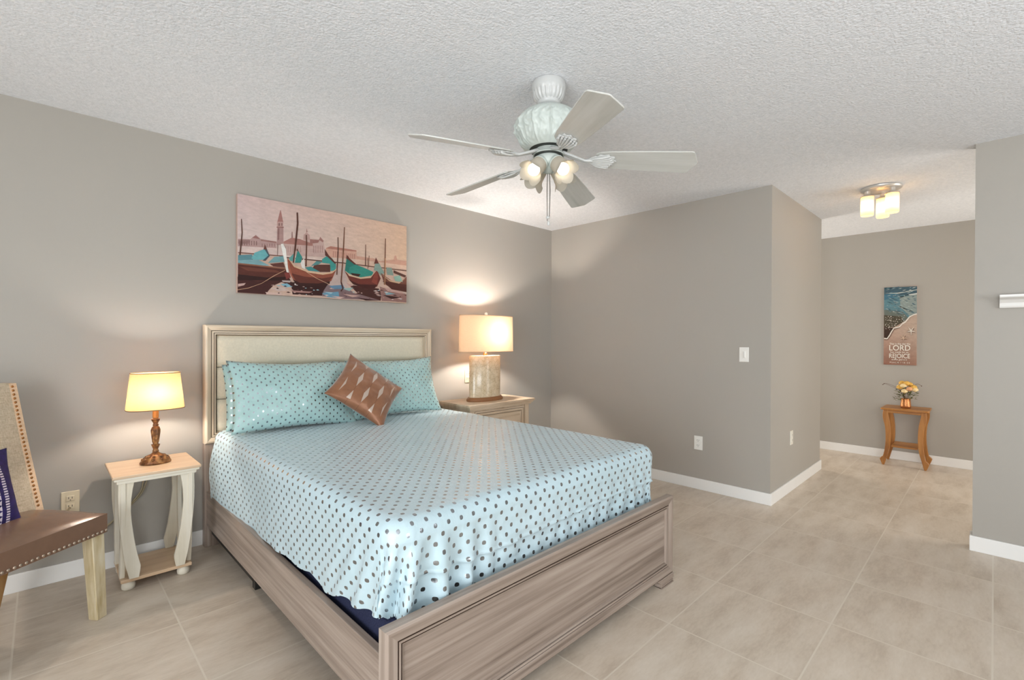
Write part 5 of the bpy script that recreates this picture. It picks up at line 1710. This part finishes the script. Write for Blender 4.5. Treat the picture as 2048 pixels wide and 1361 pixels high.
((170,188,186),[(85,888),(159,897),(232,897),(159,888)]),
((170,188,186),[(638,733),(705,729),(775,715),(705,718)]),
((120,160,168),[(170,927),(236,937),(306,937),(236,927)]),
((60,100,124),[(609,873),(649,880),(690,879),(649,873)]),
((84,126,140),[(15,879),(63,885),(107,885),(63,879)]),
((170,188,186),[(280,821),(317,821),(351,811),(317,810)]),
((60,100,124),[(159,840),(225,837),(295,822),(225,826)]),
((84,126,140),[(428,727),(458,728),(487,719),(458,718)]),
((196,204,196),[(498,734),(550,732),(601,721),(550,722)]),
((196,204,196),[(55,965),(122,973),(188,975),(122,966)]),
((60,100,124),[(30,736),(118,729),(207,713),(118,719)]),
((120,160,168),[(133,923),(196,931),(258,931),(196,924)]),
((170,188,186),[(399,869),(450,879),(506,878),(450,869)]),
((60,100,124),[(365,698),(454,690),(539,676),(454,683)]),
((84,126,140),[(244,985),(314,996),(384,995),(314,985)]),
((84,126,140),[(384,785),(428,782),(472,773),(428,775)]),
((60,100,124),[(458,675),(539,667),(620,654),(539,660)]),
((196,204,196),[(753,948),(797,956),(838,954),(797,946)]),
((170,188,186),[(793,710),(841,709),(889,696),(841,699)]),
((196,204,196),[(701,699),(749,698),(793,687),(749,687)]),
((60,100,124),[(793,976),(838,982),(882,982),(838,976)]),
((60,100,124),[(188,931),(269,943),(351,943),(269,931)]),
((170,188,186),[(705,803),(731,805),(756,796),(731,793)]),
((196,204,196),[(627,808),(679,805),(734,793),(683,796)]),
((170,188,186),[(125,866),(185,861),(244,850),(185,854)]),
((196,204,196),[(579,859),(635,855),(686,844),(635,846)]),
((170,188,186),[(760,977),(797,985),(830,983),(797,975)]),
((84,126,140),[(635,666),(705,661),(775,648),(705,653)]),
((170,188,186),[(867,857),(897,865),(926,862),(897,854)]),
((120,160,168),[(66,965),(96,970),(129,969),(96,964)]),
((196,204,196),[(838,972),(908,982),(978,982),(908,972)]),
((60,100,124),[(867,734),(934,727),(1000,716),(934,722)]),
((170,188,186),[(542,719),(609,715),(675,701),(609,706)]),
((120,160,168),[(395,809),(443,807),(487,797),(443,799)]),
((196,204,196),[(598,875),(627,883),(657,879),(627,872)]),
((50,84,98),[(841,862),(886,871),(930,868),(886,860)]),
((84,126,140),[(133,904),(173,911),(214,911),(173,904)]),
((84,126,140),[(668,710),(742,704),(819,690),(742,696)]),
((50,84,98),[(697,690),(779,684),(856,670),(779,677)]),
((170,188,186),[(583,781),(613,780),(642,773),(613,773)]),
((196,204,196),[(557,947),(620,956),(683,955),(620,946)]),
((50,84,98),[(262,880),(358,890),(450,894),(358,884)]),
((50,84,98),[(576,931),(638,940),(701,940),(638,931)]),
((170,188,186),[(262,883),(314,892),(365,890),(314,880)]),
((60,100,124),[(852,784),(882,784),(911,775),(882,775)]),
((60,100,124),[(849,776),(911,773),(978,758),(915,762)]),
((50,84,98),[(280,883),(351,892),(421,894),(351,884)]),
((170,188,186),[(310,813),(391,807),(476,791),(391,797)]),
((84,126,140),[(159,833),(192,833),(225,825),(192,825)]),
((170,188,186),[(214,975),(288,983),(362,984),(288,977)]),
((170,188,186),[(587,775),(649,770),(716,757),(649,762)]),
((170,188,186),[(428,676),(480,674),(531,663),(480,665)]),
((196,204,196),[(262,689),(303,689),(339,680),(303,680)]),
((170,188,186),[(450,769),(524,765),(598,750),(524,755)]),
((170,188,186),[(332,891),(358,898),(387,895),(358,888)]),
((50,84,98),[(369,666),(454,658),(542,644),(454,652)]),
((120,160,168),[(391,888),(432,895),(476,894),(435,886)]),
((60,100,124),[(140,845),(203,840),(266,828),(203,833)]),
((50,84,98),[(125,716),(177,713),(229,701),(177,704)]),
((50,84,98),[(92,935),(177,944),(262,947),(177,937)]),
((60,100,124),[(823,672),(882,669),(941,657),(882,661)]),
((60,100,124),[(122,929),(207,938),(292,941),(207,932)]),
((50,84,98),[(247,815),(336,807),(424,792),(336,800)]),
((120,160,168),[(483,666),(546,663),(609,649),(546,652)]),
((84,126,140),[(402,985),(461,994),(520,994),(461,987)]),
((50,84,98),[(89,814),(177,807),(266,790),(177,798)]),
((60,100,124),[(369,992),(428,1000),(487,1000),(428,992)]),
((170,188,186),[(33,729),(100,726),(162,712),(100,716)]),
((50,84,98),[(210,859),(292,854),(373,837),(292,843)]),
((170,188,186),[(85,768),(114,768),(144,761),(114,761)]),
((120,160,168),[(631,872),(697,881),(768,881),(701,871)]),
((50,84,98),[(875,935),(934,942),(996,943),(937,936)]),
((60,100,124),[(491,931),(568,943),(649,943),(568,931)]),
((84,126,140),[(749,978),(786,984),(819,983),(786,977)]),
((246,238,226),[(7,333),(114,329),(100,341),(11,347)]),
((246,238,226),[(114,329),(192,374),(166,381),(100,341)]),
((246,238,226),[(192,374),(244,417),(218,424),(166,381)]),
((246,238,226),[(244,417),(321,466),(306,476),(218,424)]),
((246,238,226),[(321,466),(487,479),(472,491),(306,476)]),
((246,238,226),[(487,479),(572,518),(550,528),(472,491)]),
((246,238,226),[(572,518),(675,543),(649,554),(550,528)]),
((246,238,226),[(675,543),(793,607),(771,617),(649,554)]),
((246,238,226),[(793,607),(908,630),(897,642),(771,617)]),
((246,238,226),[(908,630),(1004,641),(993,654),(897,642)]),
((90,60,44),[(22,319),(125,318),(118,323),(22,325)]),
((90,60,44),[(125,318),(218,370),(207,374),(118,323)]),
((90,60,44),[(218,370),(269,410),(258,414),(207,374)]),
((90,60,44),[(269,410),(339,456),(332,461),(258,414)]),
((90,60,44),[(339,456),(502,474),(498,479),(332,461)]),
((120,84,66),[(845,428),(978,406),(863,417)]),
((120,84,66),[(845,428),(863,417),(841,368)]),
((120,84,66),[(845,428),(841,368),(830,418)]),
((120,84,66),[(845,428),(830,418),(712,411)]),
((120,84,66),[(845,428),(712,411),(819,432)]),
((120,84,66),[(845,428),(819,432),(768,478)]),
((120,84,66),[(845,428),(768,478),(849,439)]),
((120,84,66),[(845,428),(849,439),(934,474)]),
((120,84,66),[(845,428),(934,474),(875,430)]),
((120,84,66),[(845,428),(875,430),(978,406)]),
((236,224,208),[(834,434),(974,416),(852,424)]),
((236,224,208),[(834,434),(852,424),(838,371)]),
((236,224,208),[(834,434),(838,371),(819,424)]),
((236,224,208),[(834,434),(819,424),(694,415)]),
((236,224,208),[(834,434),(694,415),(804,438)]),
((236,224,208),[(834,434),(804,438),(745,486)]),
((236,224,208),[(834,434),(745,486),(834,447)]),
((236,224,208),[(834,434),(834,447),(919,486)]),
((236,224,208),[(834,434),(919,486),(863,439)]),
((236,224,208),[(834,434),(863,439),(974,416)]),
((110,74,54),[(616,339),(734,324),(631,330)]),
((110,74,54),[(616,339),(631,330),(620,287)]),
((110,74,54),[(616,339),(620,287),(605,330)]),
((110,74,54),[(616,339),(605,330),(502,322)]),
((110,74,54),[(616,339),(502,322),(594,342)]),
((110,74,54),[(616,339),(594,342),(542,380)]),
((110,74,54),[(616,339),(542,380),(616,349)]),
((110,74,54),[(616,339),(616,349),(686,381)]),
((110,74,54),[(616,339),(686,381),(642,342)]),
((110,74,54),[(616,339),(642,342),(734,324)]),
((214,180,150),[(605,346),(734,335),(624,337)]),
((214,180,150),[(605,346),(624,337),(620,290)]),
((214,180,150),[(605,346),(620,290),(594,336)]),
((214,180,150),[(605,346),(594,336),(487,323)]),
((214,180,150),[(605,346),(487,323),(579,348)]),
((214,180,150),[(605,346),(579,348),(517,386)]),
((214,180,150),[(605,346),(517,386),(601,357)]),
((214,180,150),[(605,346),(601,357),(668,393)]),
((214,180,150),[(605,346),(668,393),(627,351)]),
((214,180,150),[(605,346),(627,351),(734,335)])]

pa = thing('wall_painting', 'wide canvas painting of moored gondolas with teal covers above the bed', 'painting', (1.49, 3.37, 1.547))
b = NB(); add_box(b, 0.875, 2.105, 3.3575, 3.387, 1.547, 2.173, bev=0.002)
obj('canvas', b, M['canvas'], pa)
art_layer('painted_scene', PAINT, bil(srgb(224, 206, 200), srgb(206, 172, 140), srgb(212, 184, 180), srgb(214, 176, 146)),
          lambda s, t, k: (0.876 + s * 1.228, 3.3572 - k * 1.6e-5, 1.548 + t * 0.624), pa)
pb = thing('beach_poster', 'tall beach print with starfish and white verse lettering on the hallway wall', 'poster', (6.445, 0.699, 1.003))
b = NB(); add_box(b, 6.4400, 6.4515, 0.563, 0.834, 1.003, 1.830, bev=0.001)
obj('panel', b, M['canvas'], pb)
def poster_text(bm, cl, k):
    lines = [('This is the day the', 0.185, 0.815, 1.216, 0.020), ('LORD', 0.175, 0.815, 1.156, 0.056), ('has made let us', 0.21, 0.76, 1.131, 0.016),
             ('REJOICE', 0.175, 0.81, 1.076, 0.046), ('and be glad in it', 0.25, 0.72, 1.052, 0.016), ('P S A L M  1 1 8 : 2 4', 0.20, 0.80, 1.021, 0.014)]
    dg = bpy.context.evaluated_depsgraph_get()
    for txt, s0, s1, zb, hh in lines:
        cu = bpy.data.curves.new('t', 'FONT'); cu.body = txt; cu.size = 1.0; cu.resolution_u = 4
        cu.offset = 0.01
        to = bpy.data.objects.new('t', cu)
        me = to.to_mesh()
        xs = [v.co.x for v in me.vertices]; ys = [v.co.y for v in me.vertices]
        x0, x1 = min(xs), max(xs); y1 = 0.70
        vs = [bm.verts.new((6.4398 - k * 1.6e-5, 0.834 - 0.271 * (s0 + (s1 - s0) * (v.co.x - x0) / (x1 - x0)), zb + hh * v.co.y / y1)) for v in me.vertices]
        for p in me.polygons:
            try: f = bm.faces.new([vs[i] for i in p.vertices])
            except ValueError: continue
            for lp in f.loops: lp[cl] = srgb(250, 242, 228)
        to.to_mesh_clear(); bpy.data.objects.remove(to); bpy.data.curves.remove(cu)
def pgrad(s, t):
    a = bil(srgb(150, 96, 72), srgb(164, 116, 92), srgb(196, 160, 138), srgb(196, 170, 150))
    return a(s, min(1, t / 0.42))
art_layer('printed_scene', POSTER, pgrad, lambda s, t, k: (6.4398 - k * 1.6e-5, 0.834 - s * 0.271, 1.003 + t * 0.827), pb, poster_text)
